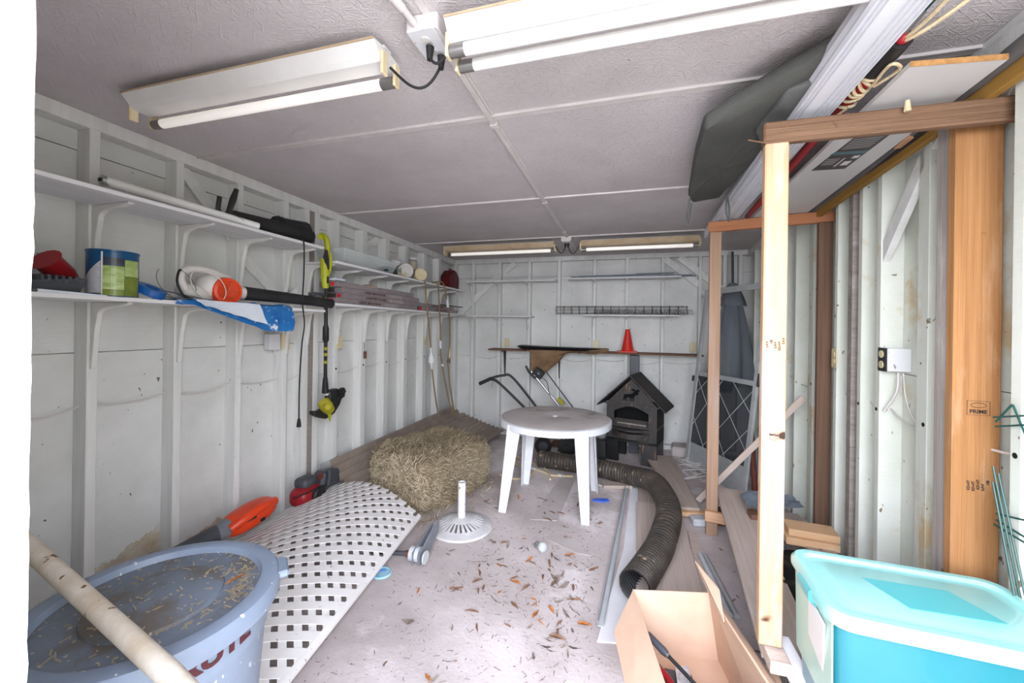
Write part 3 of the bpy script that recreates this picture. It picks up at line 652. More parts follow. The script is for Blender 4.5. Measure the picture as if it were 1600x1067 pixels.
# blue tape roll tipped against the can
T = TR((-2.145, 1.318, ZS+.042), R(25), R(0), R(28))
t = thing('tape_roll', 'blue plastic tape spool tipped over beside the paint can', 'spool', (-2.145, 1.318, ZS))
MB(T).lathe([(.030, -.014), (.058, -.014), (.058, .014), (.030, .014), (.028, 0), (.030, -.014)], 32, cap=False).build('spool', M_tape, t, smooth=True)
MB(T).lathe([(.060, -.018), (.064, -.018), (.064, -.013), (.030, -.013), (.030, -.018), (.060, -.018)], 32, cap=False).build('flange', M_tape, t, smooth=True)
# loops of wire
for k, (sx_, lab) in enumerate(((0, 'thin grey wire loop in front of the white blower'), (1, 'pale bent wire hoop beside the orange fan cover'))):
    pts = []
    for i in range(21):
        a = 2*PI*i/20*.8; pts.append((-2.16+.03*math.cos(a)+.05*k, 1.44+.12*k+.09*math.sin(a), ZS+.085+.08*math.cos(a+.6)))
    mb = MB().tube(pts, .0022 if k else .0014, 5)
    if k == 0: mb.tube([(-2.14, 1.36, ZS+.045), (-2.12, 1.60, ZS+.01)], .002, 5); mb.tube([(-2.16, 1.37, ZS+.02), (-2.12, 1.50, ZS+.004)], .002, 5)
    tag(mb.build('wire', M_wirew if k else M_wire, smooth=True), lab, 'wire')
# blue bag / wrap under the blower
def bagfn(u, v):
    y = 1.40+.68*u; n_ = noise.noise(Vector((u*9, v*6, 1.3)))
    xx = -2.30+.215*v
    if v < .8: return Vector((-2.30+.20*v/.8, y, ZS+.004+.02*abs(n_)*(1 if .02 < v else 0)))
    q = (v-.8)/.2; fall = max(0, u-.12)/.88
    return Vector((-2.093+.035*math.sin(q*2)*fall+.014*abs(math.sin(u*16+2*q))*q+.01*n_*q, y-.02*q, ZS+.006-q*(.02+.20*fall*(1-.35*max(0, u-.7)/.3))+.008*n_))
t = thing('plastic_bag', 'blue and white printed plastic wrap under the blower, drooping over the shelf', 'bag', (-2.15, 1.75, ZS))
MB().grid(bagfn, 30, 16, .0015).build('wrap', M_bluebag, t, smooth=True)
def bagfn2(u, v):
    y = 1.46+.36*u; n_ = noise.noise(Vector((u*7, v*5, 4.3)))
    if v < .5: return Vector((-2.2+.115*v/.5, y, ZS+.012+.012*n_))
    q = (v-.5)/.5; return Vector((-2.062+.01*q+.012*abs(math.sin(u*14+q*3))*q, y+.04*q, ZS+.008-q*(.03+.09*u)+.006*n_))
MB().grid(bagfn2, 18, 12, .001).build('clear_wrap', M_bagw, t, smooth=True)
# leaf blower on shelf
t = thing('leaf_blower', 'white and orange electric leaf blower with black nozzle on the lower near shelf', 'leaf blower', (-2.18, 1.65, ZS))
mb = MB(); blob(mb, SC((-2.20, 1.665, ZS+.085), .07, .10, .075, R(0), R(-8)), 10, .8); blob(mb, SC((-2.20, 1.55, ZS+.05), .05, .09, .04, R(0), R(-12)), 8, .8); mb.build('body', M_cream, t, smooth=True)
mb = MB(); mb.tube(spline([(-2.18, 1.72, ZS+.145), (-2.17, 1.60, ZS+.175), (-2.165, 1.49, ZS+.165), (-2.16, 1.455, ZS+.12), (-2.16, 1.48, ZS+.06)], 6), [.021, .021, .02, .02, .019, .019]+[.018]*19, 10); mb.build('handle', M_cream, t, smooth=True)
T = frame((0, 1, 0), (0, 0, 1), (1, 0, 0), (-2.135, 1.675, ZS+.070)) @ Matrix.Rotation(R(-14), 4, 'Y')
MB(T).lathe([(.074, -.02), (.076, .0), (.070, .022), (.056, .026), (.056, .018), (0, .018)], 32, cap=False).build('fan_cover', M_orange, t, smooth=True)
mb = MB(T)
for rr in (.012, .021, .030, .039, .048): mb.tube([(rr*math.cos(2*PI*k/24), rr*math.sin(2*PI*k/24), .023) for k in range(24)], .0022, 5, closed=True)
for k in range(5): a = 2*PI*k/5; mb.tube([(0, 0, .023), (.056*math.cos(a), .056*math.sin(a), .023)], .003, 5)
mb.build('grille', M_oran2, t, smooth=True)
MB(T).lathe([(.0, .012), (.055, .012)], 24, cap=False).build('fan_recess', M_rust, t)
MB().tube([(-2.18, 1.70, ZS+.075), (-2.165, 1.82, ZS+.07)], [.045, .036], 16).build('outlet', M_cream, t, smooth=True)
MB().tube([(-2.165, 1.80, ZS+.07), (-2.14, 2.0, ZS+.065), (-2.10, 2.25, ZS+.055), (-2.075, 2.42, ZS+.045)], [.04, .037, .033, .034], 14).build('nozzle', M_blackd, t, smooth=True)
MB().tube(spline([(-2.17, 1.47, ZS+.155), (-2.14, 1.435, ZS+.15), (-2.13, 1.42, ZS+.09), (-2.13, 1.45, ZS+.03), (-2.13, 1.50, ZS+.012)], 6), .0055, 8).build('power_lead', M_rubber, t, smooth=True)
# string trimmer hanging at the shelf end
t = thing('string_trimmer', 'yellow green string trimmer hanging at the end of the near shelves', 'string trimmer', (-2.2, 2.45, .85))
A = Vector((-2.135, 2.435, 1.72)); B = Vector((-2.25, 2.57, .97))
MB().tube([(-2.12, 2.42, 1.80), A, A.lerp(B, .5), B], .0135, 12).build('shaft', M_black, t, smooth=True)
MB().tube([A.lerp(B, .30), A.lerp(B, .33), A.lerp(B, .45), A.lerp(B, .47)], [.016, .023, .023, .016], 12).build('grip_collar', M_black, t, smooth=True)
MB().tube([A.lerp(B, .84), A.lerp(B, .9), B], [.017, .021, .026], 12).build('collar', M_black, t, smooth=True)
for q in (.52, .58, .66): MB().tube([A.lerp(B, q), A.lerp(B, q+.03)], .0139, 12).build('shaft_label', M_limed, t, smooth=True)
mb = MB(); mb.tube([(-2.12, 2.41, 1.765), (-2.12, 2.405, 1.83), (-2.12, 2.40, 1.90), (-2.12, 2.395, 1.98)], [.022, .028, .030, .030], 12); mb.build('motor_body', M_lime, t, smooth=True)
MB().tube(spline([(-2.12, 2.41, 1.97), (-2.12, 2.425, 2.06), (-2.115, 2.405, 2.125), (-2.11, 2.36, 2.14), (-2.10, 2.33, 2.12)], 5), [.02]*21, 10).build('rear_handle', M_lime, t, smooth=True)
MB().tube(spline([(-2.12, 2.45, 2.03), (-2.115, 2.455, 1.97), (-2.115, 2.445, 1.90), (-2.12, 2.42, 1.85)], 5), .010, 8).build('trigger_guard', M_lime, t, smooth=True)
MB().tube([(-2.10, 2.39, 2.04), (-2.10, 2.385, 1.98), (-2.10, 2.405, 1.90)], [.01, .02, .012], 8).build('trigger', M_black, t, smooth=True)
MB().box((-2.094, 2.392, 1.80), (-2.090, 2.408, 1.85)).build('badge', M_black, t)
MB().tube(spline([(-2.13, 2.43, 1.69), (-2.12, 2.37, 1.715), (-2.11, 2.30, 1.715), (-2.11, 2.26, 1.70)], 5), .012, 8).build('front_handle', M_greyp, t, smooth=True)
MB().tube([(-2.135, 2.43, 1.675), (-2.13, 2.40, 1.695)], [.022, .018], 10).build('handle_clamp', M_lime, t, smooth=True)
mb = MB(); mb.tube([(-2.26, 2.56, .90), (-2.22, 2.555, .86), (-2.18, 2.55, .835)], [.045, .05, .035], 14); mb.build('head_motor', M_limed, t, smooth=True)
MB().tube([(-2.20, 2.52, .865), (-2.165, 2.505, .875)], [.03, .024], 14).build('motor_cap', M_limed, t, smooth=True)
gp = [(2.60, .98), (2.69, .985), (2.75, .95), (2.79, .91), (2.74, .89), (2.72, .85), (2.66, .79), (2.57, .765), (2.50, .79), (2.44, .825), (2.44, .85), (2.50, .84), (2.55, .85), (2.60, .90)]
GT = Matrix(((0, 0, 1, -2.25), (1, 0, 0, 0), (0, 1, 0, 0), (0, 0, 0, 1)))
GT[0][3] = -2.285
MB(GT).prism(gp, .055).build('guard', M_blackd, t, .008)
mb = MB(); mb.tube([(-2.27, 2.585, .965), (-2.26, 2.62, .955), (-2.25, 2.655, .965)], [.02, .026, .018], 10); mb.build('guard_bracket', M_cream, t, smooth=True)
T = frame((0, 1, 0), (0, 0, 1), (1, 0, 0), (-2.225, 2.715, .955))
MB(T).lathe([(.0, .0), (.034, .0), (.036, .02), (.028, .024), (0, .024)], 18).build('spool_cap', M_black, t, smooth=True)
for k in range(5): a = 2*PI*k/5; MB(T).lathe([(.006, .024), (.006, .0255)], 8, TR((.02*math.cos(a), .02*math.sin(a), 0))).build('hole', M_soot_shade, t)
mb = MB(); mb.hexa([(-2.27, 2.55, .80), (-2.25, 2.55, .80), (-2.22, 2.70, .90), (-2.24, 2.72, .90)], [(-2.25, 2.56, .86), (-2.22, 2.56, .86), (-2.22, 2.79, .955), (-2.24, 2.80, .955)]); mb.build('deflector', M_blackd, t, .006)
MB().hexa([(-2.22, 2.585, .745), (-2.215, 2.585, .745), (-2.215, 2.59, .745), (-2.22, 2.59, .745)], [(-2.225, 2.57, .80), (-2.215, 2.57, .80), (-2.215, 2.60, .80), (-2.225, 2.60, .80)]).build('line_cutter', M_lime, t)

# ============================================================ REAR SHELVES
ZU = 1.981; ZL = 1.664
t = thing('clear_tray', 'clear ridged plastic tray on the upper rear shelf', 'tray', (-2.25, 3.0, ZU))
mb = MB(); mb.hexa([(-2.37, 2.64, ZU), (-2.15, 2.64, ZU), (-2.15, 3.30, ZU), (-2.37, 3.30, ZU)], [(-2.39, 2.60, ZU+.12), (-2.12, 2.60, ZU+.12), (-2.12, 3.38, ZU+.12), (-2.39, 3.38, ZU+.12)])
mb.f = [mb.f[0]]+mb.f[2:]; mb.build('shell', M_clear, t)
for k in range(5):
    z = ZU+.02+k*.022; o = .02*(k+1)/6
    MB().tube([(-2.15+o*1.5, 2.64-o, z), (-2.15+o*1.5, 3.30+o*3, z), (-2.37-o, 3.30+o*3, z), (-2.37-o, 2.64-o, z)], .0025, 5, closed=True).build('ridge', M_clear2, t)
MB().tube([(-2.12, 2.60, ZU+.12), (-2.12, 3.38, ZU+.12), (-2.39, 3.38, ZU+.12), (-2.39, 2.60, ZU+.12)], .004, 6, closed=True).build('rim', M_clear2, t)
def disc(name, c, n, r, th, mat, label, cat, rim=True):
    T = frame(Vector(n).orthogonal(), Vector(n).cross(Vector(n).orthogonal()), n, c); t = thing(name, label, cat, c)
    MB(T).lathe([(0, 0), (r*.92, 0), (r, .006), (r, th-.008), (r*.93, th), (r*.78, th-.002), (r*.74, th-.006), (0, th-.006)], 28, cap=False).build('shell', mat, t, smooth=True)
    MB(T).lathe([(r*.2, th-.006), (r*.22, th-.002), (r*.26, th-.006)], 20, cap=False).build('ring', mat, t, smooth=True)
nv = (.75, -.65, .05)
disc('round_canister', (-2.20, 3.62, ZU+.078), nv, .077, .05, M_cream, 'off white round canister on the rear shelf, left of the pair at the edge', 'canister')
disc('round_canister', (-2.17, 3.86, ZU+.070), nv, .070, .05, M_socket, 'cream round canister on the rear shelf, right of the pair at the edge', 'canister')
disc('round_canister', (-2.27, 3.76, ZU+.09), (.5, -.4, .8), .085, .04, M_navy, 'navy blue round canister tilted behind the cream ones', 'canister')
disc('round_canister', (-2.30, 3.60, ZU+.155), (.35, -.3, .95), .055, .05, M_cream, 'small off white dome resting highest, left of the clear bottle', 'canister')
t = thing('jar', 'clear plastic jar standing behind the round lids', 'jar', (-2.28, 3.92, ZU))
MB().lathe([(.05, 0), (.055, .01), (.055, .2), (.04, .23), (.04, .245)], 20, TR((-2.28, 3.92, ZU)), cap=False).build('body', M_clear2, t, smooth=True)
MB().lathe([(.045, .245), (.045, .27)], 20, TR((-2.28, 3.92, ZU))).build('lid', M_cream, t)
MB().lathe([(.0, .0), (.035, 0), (.035, .21), (0, .21)], 16, TR((-2.28, 3.92, ZU+.012))).build('contents', M_tan, t)
t = thing('spray_bottle', 'dark green bottle lying on the upper rear shelf, left of the lids', 'bottle', (-2.2, 3.32, ZU))
MB().tube([(-2.16, 3.10, ZU+.02), (-2.17, 3.2, ZU+.036), (-2.2, 3.40, ZU+.044), (-2.21, 3.47, ZU+.04)], [.01, .033, .042, .02], 14).build('body', M_greend, t, smooth=True)
MB().tube([(-2.2, 3.46, ZU+.04), (-2.19, 3.52, ZU+.055), (-2.15, 3.46, ZU+.075), (-2.13, 3.40, ZU+.08)], [.012, .016, .01, .007], 8).build('sprayer', M_cream, t, smooth=True)
t = thing('tangled_fixture', 'beige plastic lamp fitting between the green bottle and cream lids', 'lamp fitting', (-2.2, 3.52, ZU))
mb = MB(); 
for k in range(5): mb.tube(spline([(-2.24+.02*k, 3.5+.01*k, ZU+.01), (-2.2, 3.54+.008*k, ZU+.05-.01*k), (-2.15, 3.56, ZU+.012+.01*k)], 5), .006, 6)
mb.build('coil', M_socket, t, smooth=True)
t = thing('fuel_can', 'dark red plastic can at the far end of the upper rear shelf', 'can', (-2.22, 4.75, ZU))
T = frame((0, 1, 0), (0, 0, 1), (1, 0, 0), (-2.30, 4.75, ZU))
MB(T).prism([(-.13, 0), (.13, 0), (.135, .10), (.13, .17), (.06, .235), (.0, .25), (-.05, .235), (-.13, .17), (-.135, .10)], .15).build('body', M_dkred, t, .015)
MB(T).prism([(-.08, .03), (.08, .03), (.08, .14), (0, .19), (-.08, .14)], .006, h0=.150).build('panel', M_dkred, t, .004)
MB().lathe([(.022, 0), (.022, .025)], 14, TR((-2.22, 4.75, ZU+.243))).build('cap', M_dkred, t)
# flooring cartons
def carton(y0, y1, x0, x1, z, lab, red=True, ink=True, mat=M_box):
    h = .042; t = thing('flooring_carton', lab, 'carton', ((x0+x1)/2, (y0+y1)/2, z), 'printed flooring cartons on the lower rear shelf')
    MB().box((x0, y0, z), (x1, y1, z+h)).build('box', mat, t, .002)
    if red: MB().box((x1-.06, y0-.002, z+.008), (x1-.03, y0, z+.036)).build('red_sticker', M_redsp, t)
    MB().box((x0+.02, y0-.0012, z+.004), (x1-.075, y0, z+.038)).build('end_print', M_label, t)
    if ink:
        T = frame((0, 1, 0), (0, 0, 1), (1, 0, 0), (x1+.0012, y0+.42, z+h/2))
        text_geo('LUXURY VINYL PL FLOOR', .026, T, .0004, .0006).build('side_print', M_ink, t)
        MB().box((x1, y0+.62, z+.006), (x1+.001, y0+.85, z+.036)).build('side_label', M_boxl, t)
    return t
carton(2.53, 3.75, -2.30, -2.125, ZL+.001, 'grey flooring carton lying directly on the shelf, red sticker, at the near corner')
carton(2.52, 2.70, -2.39, -2.305, ZL+.001, 'short grey carton end at the bottom left of the stack', red=False, ink=False)
carton(2.52, 2.72, -2.39, -2.302, ZL+.044, 'short grey carton without a sticker, second up at the left', red=False, ink=False)
carton(2.62, 3.85, -2.30, -2.13, ZL+.044, 'grey flooring carton second from the bottom of the main stack, red sticker, clear maroon lettering')
carton(2.61, 3.80, -2.30, -2.135, ZL+.087, 'grey flooring carton third from the bottom of the main stack', red=False)
carton(2.56, 3.70, -2.31, -2.14, ZL+.130, 'grey flooring carton on top of the main stack, red sticker under white wrap', ink=False)
carton(3.9, 4.8, -2.27, -2.13, ZL+.001, 'grey flooring carton at the far end of the shelf, behind the black bar, lowest')
carton(3.78, 4.6, -2.38, -2.29, ZL+.001, 'narrow grey flooring carton against the wall at the far end', ink=False)
carton(3.86, 4.7, -2.29, -2.15, ZL+.044, 'grey flooring carton at the far end, second layer, torn top')
mb = MB(); blob(mb, SC((-2.23, 2.63, ZL+.188), .075, .07, .014), 8, .6, .35, 3); tag(mb.build('plastic_wrap', M_bagw, smooth=True), 'crumpled white wrap on the top carton', 'wrap')
mb = MB(); mb.prism([(-.06, -.03), (.04, -.035), (.07, .01), (.01, .04), (-.05, .02)], .003, TR((-2.155, 2.98, ZL+.176), R(80), R(20))); tag(mb.build('cardboard_flap', M_cardb), 'torn brown cardboard scrap on the carton stack', 'scrap')
tag(MB().box((-2.15, 4.3, ZL+.088), (-2.12, 4.95, ZL+.098)).build('black_bar', M_black, bevel=.002), 'flat black bar on the cartons at the far end of the shelf', 'bar')
# cords hanging at the rear shelf
def hang(pts, r, mat, extra, name, label, cat):
    t = thing(name, label, cat, pts[-1]); MB().tube(spline(pts, 6), r, 8).build('cord', mat, t, smooth=True)
    for (a, b, rs, m_, nm) in extra: MB().tube([a, Vector(a).lerp(Vector(b), .5), b], rs, 12).build(nm, m_, t, smooth=True)
hang([(-2.17, 3.84, 2.0), (-2.085, 3.84, 1.96), (-2.08, 3.84, 1.86), (-2.08, 3.90, 1.60), (-2.08, 3.98, 1.25), (-2.08, 3.99, 1.12), (-2.07, 4.05, .80), (-2.06, 4.13, .52), (-2.0, 4.15, .40)], .008, M_hose,
     [((-2.08, 3.975, 1.26), (-2.08, 3.985, 1.20), (.012, .014, .014), M_whitep, 'neck'), ((-2.08, 3.985, 1.20), (-2.08, 3.995, 1.10), (.016, .032, .042), M_whitep, 'bell'), ((-2.08, 3.995, 1.10), (-2.08, 4.0, 1.02), (.03, .012, .012), M_whitep, 'fitting')],
     'drop_cord', 'tan cord with a white bell fitting hanging from the rear shelf, nearest one', 'cord')
hang([(-2.16, 4.12, 2.0), (-2.09, 4.12, 1.99), (-2.08, 4.14, 1.90), (-2.08, 4.20, 1.5), (-2.08, 4.22, 1.2), (-2.07, 4.27, .98), (-2.05, 4.40, .60), (-2.0, 4.46, .38)], .008, M_hose,
     [((-2.08, 4.215, 1.33), (-2.08, 4.22, 1.24), (.014, .017, .014), M_whitep, 'inline_switch'), ((-2.07, 4.25, 1.06), (-2.07, 4.26, 1.03), (.013, .016, .013), M_whitep, 'connector')],
     'drop_cord', 'tan cord with a white inline switch, middle of three hanging by the rear shelf', 'cord')
hang([(-2.16, 4.16, 2.0), (-2.08, 4.24, 2.01), (-2.08, 4.36, 1.84), (-2.08, 4.44, 1.6), (-2.08, 4.46, 1.3), (-2.07, 4.40, 1.1), (-2.06, 4.44, .8), (-2.03, 4.52, .42)], .008, M_hose,
     [((-2.08, 4.37, 1.86), (-2.08, 4.40, 1.73), (.014, .018, .015), M_whitep, 'inline_switch'), ((-2.08, 4.46, 1.24), (-2.08, 4.45, 1.12), (.014, .015, .014), M_socket, 'connector'), ((-2.08, 4.44, 1.10), (-2.08, 4.43, 1.05), (.02, .02, .02), M_brownw, 'brown_plug')],
     'drop_cord', 'tan cord with white connectors, farthest of the three by the rear shelf', 'cord')
t = thing('hanging_tag', 'small brown tag hanging on a string below the rear shelf', 'tag', (XL+.012, 3.24, 1.18))
MB().tube([(XL+.004, 3.235, 1.35), (XL+.01, 3.24, 1.25)], .002, 5).build('string', M_wire, t)
rb = MB(); rb.box((XL+.004, 3.222, 1.18), (XL+.02, 3.262, 1.25)); rb.build('tag', M_brownw, t, .006)

# ============================================================ BACK WALL GOODS
t = thing('traffic_cone', 'small red traffic cone standing on the brown shelf', 'traffic cone', (.015, 5.17, 1.206))
MB().box((-.105, 5.065, 1.206), (.135, 5.285, 1.222)).build('base', M_cone, t, .004)
MB().lathe([(.078, .0), (.074, .012), (.030, .25), (.027, .272), (.022, .272)], 28, TR((.015, 5.17, 1.222))).build('body', M_cone, t, smooth=True)
def wirecage(x0, x1, yc, zc, r, n, lab):
    t = thing('wire_roll', lab, 'wire mesh', ((x0+x1)/2, yc, zc-r))
    for i in range(n+1):
        x = x0+(x1-x0)*i/n; MB().tube([(x, yc+r*math.cos(2*PI*k/12), zc+r*math.sin(2*PI*k/12)) for k in range(12)], .0028, 4, closed=True).build('hoop', M_wire, t)
    for k in range(8):
        a = 2*PI*k/8+.2; MB().tube([(x0, yc+r*math.cos(a), zc+r*math.sin(a)), (x1, yc+r*math.cos(a), zc+r*math.sin(a))], .0022, 4).build('long_wire', M_wire, t)
    return t
t = wirecage(-.89, .70, 5.19, 1.674+.058, .052, 16, 'long roll of black wire fencing on the lower right white shelf')
mb = MB()
for i in range(700):
    x = -.40+1.18*rnd.random(); a = rnd.random()*2*PI; r_ = .036*rnd.random()**.4; p = Vector((x, 5.19+r_*math.cos(a), 1.71+r_*math.sin(a)*.8))
    d = Vector((rnd.uniform(-1, 1), rnd.uniform(-1, 1), rnd.uniform(-1, 1))).normalized()*.025
    mb.tube([p, p+d], .0011, 3, cap=False)
mb.build('chicken_wire', M_wire, t, kind='stuff')
for i, (x0, x1, y, z, dz, lab) in enumerate(((-.70, .75, 5.13, 2.150, .0, 'long grey metal strip lying frontmost on the upper right shelf'), (-.60, .20, 5.16, 2.162, .012, 'blue grey metal strip lying left on the upper right shelf'), (-.2, .80, 5.2, 2.150, .0, 'grey metal strip sticking out right past the upper shelf'), (-.35, .55, 5.24, 2.165, .004, 'grey metal strip nearest the wall on the upper right shelf'))):
    tag(board('metal_strip', (x0, y, z+.004), (x1, y+.02, z+.004+dz), .028, .012, M_steel), lab, 'metal strip')
tag(board('metal_strip', (.1, 5.22, 2.19), (.56, 5.25, 2.20), .02, .01, M_steel), 'short grey strip on top of the pile, right side of the upper shelf', 'metal strip')
# black folded sheet & brown paper
def sheet(u, v):
    x = -1.36+1.08*u; n_ = noise.noise(Vector((u*4, v*3, 2)))
    return Vector((x, 5.04+.2*v, 1.262-.035*u+.006*n_-.0*(v)))
t = thing('black_board', 'folded black vinyl sheet lying on brown paper on the brown shelf', 'sheet', (-.85, 5.12, 1.21))
mb = MB(); mb.hexa([(-1.30, 5.02, 1.215), (-.5, 5.02, 1.215), (-.5, 5.2, 1.215), (-1.32, 5.2, 1.215)], [(-1.38, 4.99, 1.255), (-.28, 5.04, 1.245), (-.28, 5.2, 1.245), (-1.40, 5.2, 1.258)]); mb.build('fold', M_tarp, t, .004)
MB().grid(sheet, 14, 4, .004).build('sheet', M_tarp, t, smooth=True)
def paper(u, v):
    n_ = noise.noise(Vector((u*5, v*5, 7))); n2 = noise.noise(Vector((u*13, v*13, 3)))
    if v < .4: return Vector((-1.2+1.0*u, 5.2-.175*v/.4, 1.2085+.004*abs(n_)))
    q = (v-.4)/.6; edge = max(0, 1-abs(u-.12)/.42)
    return Vector((-1.2+.95*u-.12*q*(u-.2)+.02*n2, 5.018-.02*q+.09*n_*q+.035*n2*q, 1.205-q*(.02+.33*edge**.8)+.02*n2*q))
tag(MB().grid(paper, 30, 18, .002).build('paper_bag', M_paper, smooth=True), 'crumpled brown paper bag drooping from the brown shelf under the black sheet', 'paper bag')
tag(MB().hexa([(-.46, 5.03, 1.207), (-.22, 5.03, 1.207), (-.22, 5.2, 1.207), (-.46, 5.2, 1.207)], [(-.44, 5.05, 1.245), (-.20, 5.06, 1.25), (-.24, 5.18, 1.25), (-.44, 5.18, 1.235)]).build('paper_bundle', M_paper, bevel=.006), 'small brown paper bundle right of the black sheet', 'paper')

# ============================================================ TILLERS, STOVE
t = thing('garden_tiller', 'small garden tiller with black looped handlebar, left one behind the table', 'tiller', (-.88, 4.7, 0))
MB().tube(spline([(-1.73, 4.62, .80), (-1.60, 4.66, .865), (-1.46, 4.70, .90), (-1.36, 4.74, .88), (-1.12, 4.78, .60), (-.95, 4.78, .38)], 8), .0155, 10).build('handlebar', M_black, t, smooth=True)
MB().tube(spline([(-1.58, 4.60, .86), (-1.50, 4.60, .83), (-1.35, 4.62, .70), (-1.12, 4.66, .48), (-.95, 4.68, .33)], 8), .0155, 10).build('handlebar', M_black, t, smooth=True)
MB().tube([(-1.745, 4.615, .79), (-1.60, 4.655, .862)], .022, 12).build('grip', M_rubber, t, smooth=True)
MB().tube(spline([(-1.60, 4.645, .86), (-1.57, 4.62, .82), (-1.58, 4.60, .76)], 4), .005, 6).build('lever', M_chrome, t, smooth=True)
mb = MB(); blob(mb, SC((-.90, 4.73, .34), .11, .10, .09), 8, .6); mb.build('motor_housing', M_blackd, t, smooth=True)
def wheel(cx_, cy_, cz_, r_, w_, nm, mat, t, ang=-15):
    T = TR((cx_, cy_, cz_), R(ang), R(90))
    MB(T).lathe([(r_*.55, -w_/2), (r_*.9, -w_/2), (r_, -w_*.3), (r_, w_*.3), (r_*.9, w_/2), (r_*.55, w_/2)], 24, cap=False).build(nm, mat, t, smooth=True)
    MB(T).lathe([(0, -w_*.35), (r_*.56, -w_*.35), (r_*.56, w_*.35), (0, w_*.35)], 20, cap=False).build('wheel_hub', M_greyp, t, smooth=True)
wheel(-.93, 4.62, .10, .10, .045, 'wheel', M_rubber, t, 12)
MB().tube([(-.93, 4.63, .10), (-.90, 4.73, .3)], .012, 8).build('axle_arm', M_blackd, t, smooth=True)
mb = MB()
def tines(cx_, cy_, cz_, r_, t, n=12):
    mb = MB(TR((cx_, cy_, cz_), R(8), R(90)))
    o = []
    for k in range(n*2):
        a = 2*PI*k/(n*2); q = r_ if k % 2 == 0 else r_*.76; o.append((q*math.cos(a), q*math.sin(a)))
    mb.prism(o, .006, h0=-.003); mb.lathe([(.03, -.03), (.03, .03)], 12); mb.build('tine_disc', M_blackd, t)
for k in range(3): tines(-.66+.03*k, 4.62+.05*k, .115, .115, t)
t = thing('garden_tiller', 'garden cultivator with bright metal handle tubes and black switch box, right one behind the table', 'tiller', (-.62, 4.8, 0))
MB().tube([(-1.13, 4.80, .955), (-.95, 4.82, .74), (-.62, 4.84, .36)], .013, 10).build('handle_tube', M_chrome, t, smooth=True)
MB().tube([(-.97, 4.92, .95), (-.60, 4.95, .48)], .008, 8).build('handle_tube', M_greyp, t, smooth=True)
MB().tube([(-1.20, 4.80, 1.02), (-1.16, 4.80, .95), (-1.07, 4.80, .87)], [.013, .015, .018], 10).build('grip', M_black, t, smooth=True)
MB(TR((-1.03, 4.80, .935), 0, 0, R(35))).box((-.07, -.03, -.05), (.06, .03, .05)).build('switch_box', M_black, t, .008)
MB(TR((-1.03, 4.768, .935), 0, R(90))).lathe([(.014, -.002), (.014, .003)], 12).build('switch', M_grey, t)
MB().tube(spline([(-1.02, 4.78, .90), (-.93, 4.78, .84), (-.90, 4.80, .70), (-.86, 4.82, .62)], 5), .004, 6).build('wire', M_rubber, t, smooth=True)
MB(TR((-.76, 4.84, .60), 0, 0, R(42))).box((-.05, -.03, -.02), (.05, .03, .02)).build('clamp', M_limed, t, .004)
mb = MB(); blob(mb, SC((-.55, 4.86, .28), .13, .10, .10), 8, .6); mb.build('motor_housing', M_blackd, t, smooth=True)
for k in range(2): tines(-.38+.05*k, 4.78, .11, .11, t, 10)
wheel(-.30, 4.62, .10, .10, .04, 'wheel', M_rubber, t, 15)
t = thing('clear_jug', 'clear plastic jug beside the stove, seen past the table rim', 'jug', (-.24, 4.5, .25))
blob(MB(), SC((-.255, 4.50, .345), .055, .05, .07), 8, .8).build('body', M_clear2, t, smooth=True)
MB().box((-.31, 4.44, .0), (-.20, 4.56, .275)).build('stand', M_blackd, t, .006)
# stove
SM = TR((.06, 4.62, 0), R(-17)) @ Matrix.Scale(.98, 4)   # local: x width, y depth, front at y=0
t = thing('stove', 'black house shaped outdoor wood stove with a moose cutout in its gable', 'stove', (.08, 4.75, 0))
WB = .285; D_ = .34; e0 = .665; ap = .99; wb0 = .245
arch = [(-.195, .435)]+[(-.195+.0, .58)]+[(-.195+.39*k/12, .58+.065*math.sin(PI*k/12)) for k in range(1, 12)]+[(.195, .58), (.195, .435)]
# front plate with opening, built as quads around the arch
front = MB(SM)
outer = [(-WB, wb0), (-WB, e0), (WB, e0), (WB, wb0)]
vs = []; fs = []
top = [(-.195+.39*k/12) for k in range(13)]; th = .012
def col(xa, xb, za, zb, zc, zd): # quad column with different top/bottom
    front.hexa([(xa, 0, za), (xb, 0, zb), (xb, th, zb), (xa, th, za)], [(xa, 0, zc), (xb, 0, zd), (xb, th, zd), (xa, th, zc)])
for k in range(12): col(top[k], top[k+1], .58+.065*math.sin(PI*k/12), .58+.065*math.sin(PI*(k+1)/12), e0, e0)
front.box((-WB, 0, wb0), (-.195, th, e0)); front.box((.195, 0, wb0), (WB, th, e0)); front.box((-.195, 0, wb0), (.195, th, .435))
front.build('front_plate', M_stove, t)
MB(SM).prism([(-WB, e0), (WB, e0), (.0, ap-.03)], -.012, frame((1, 0, 0), (0, 0, 1), (0, -1, 0), (0, 0, 0))).build('gable', M_stove, t)
MB(SM).box((-WB, th, wb0), (-WB+.01, D_, e0)).build('side_plate', M_stoved, t); MB(SM).box((WB-.01, th, wb0), (WB, D_, e0)).build('side_plate', M_stoved, t)
MB(SM).box((-WB, D_, wb0), (WB, D_+.01, e0)).build('back_plate', M_soot_shade, t)
MB(SM).box((-WB, th, .40), (WB, D_, .425)).build('hearth_floor', M_greyw, t); MB(SM).box((-WB+.01, th, e0-.02), (WB-.01, D_, e0)).build('ceiling_plate', M_soot_shade, t)
for s in (-1, 1):
    MB(SM).hexa([(0, -.06, ap), (s*.385, -.06, .625), (s*.385, D_+.05, .625), (0, D_+.05, ap)], [(0, -.06, ap+.018), (s*.385, -.06, .643), (s*.385, D_+.05, .643), (0, D_+.05, ap+.018)]).build('roof_panel', M_roofm, t)
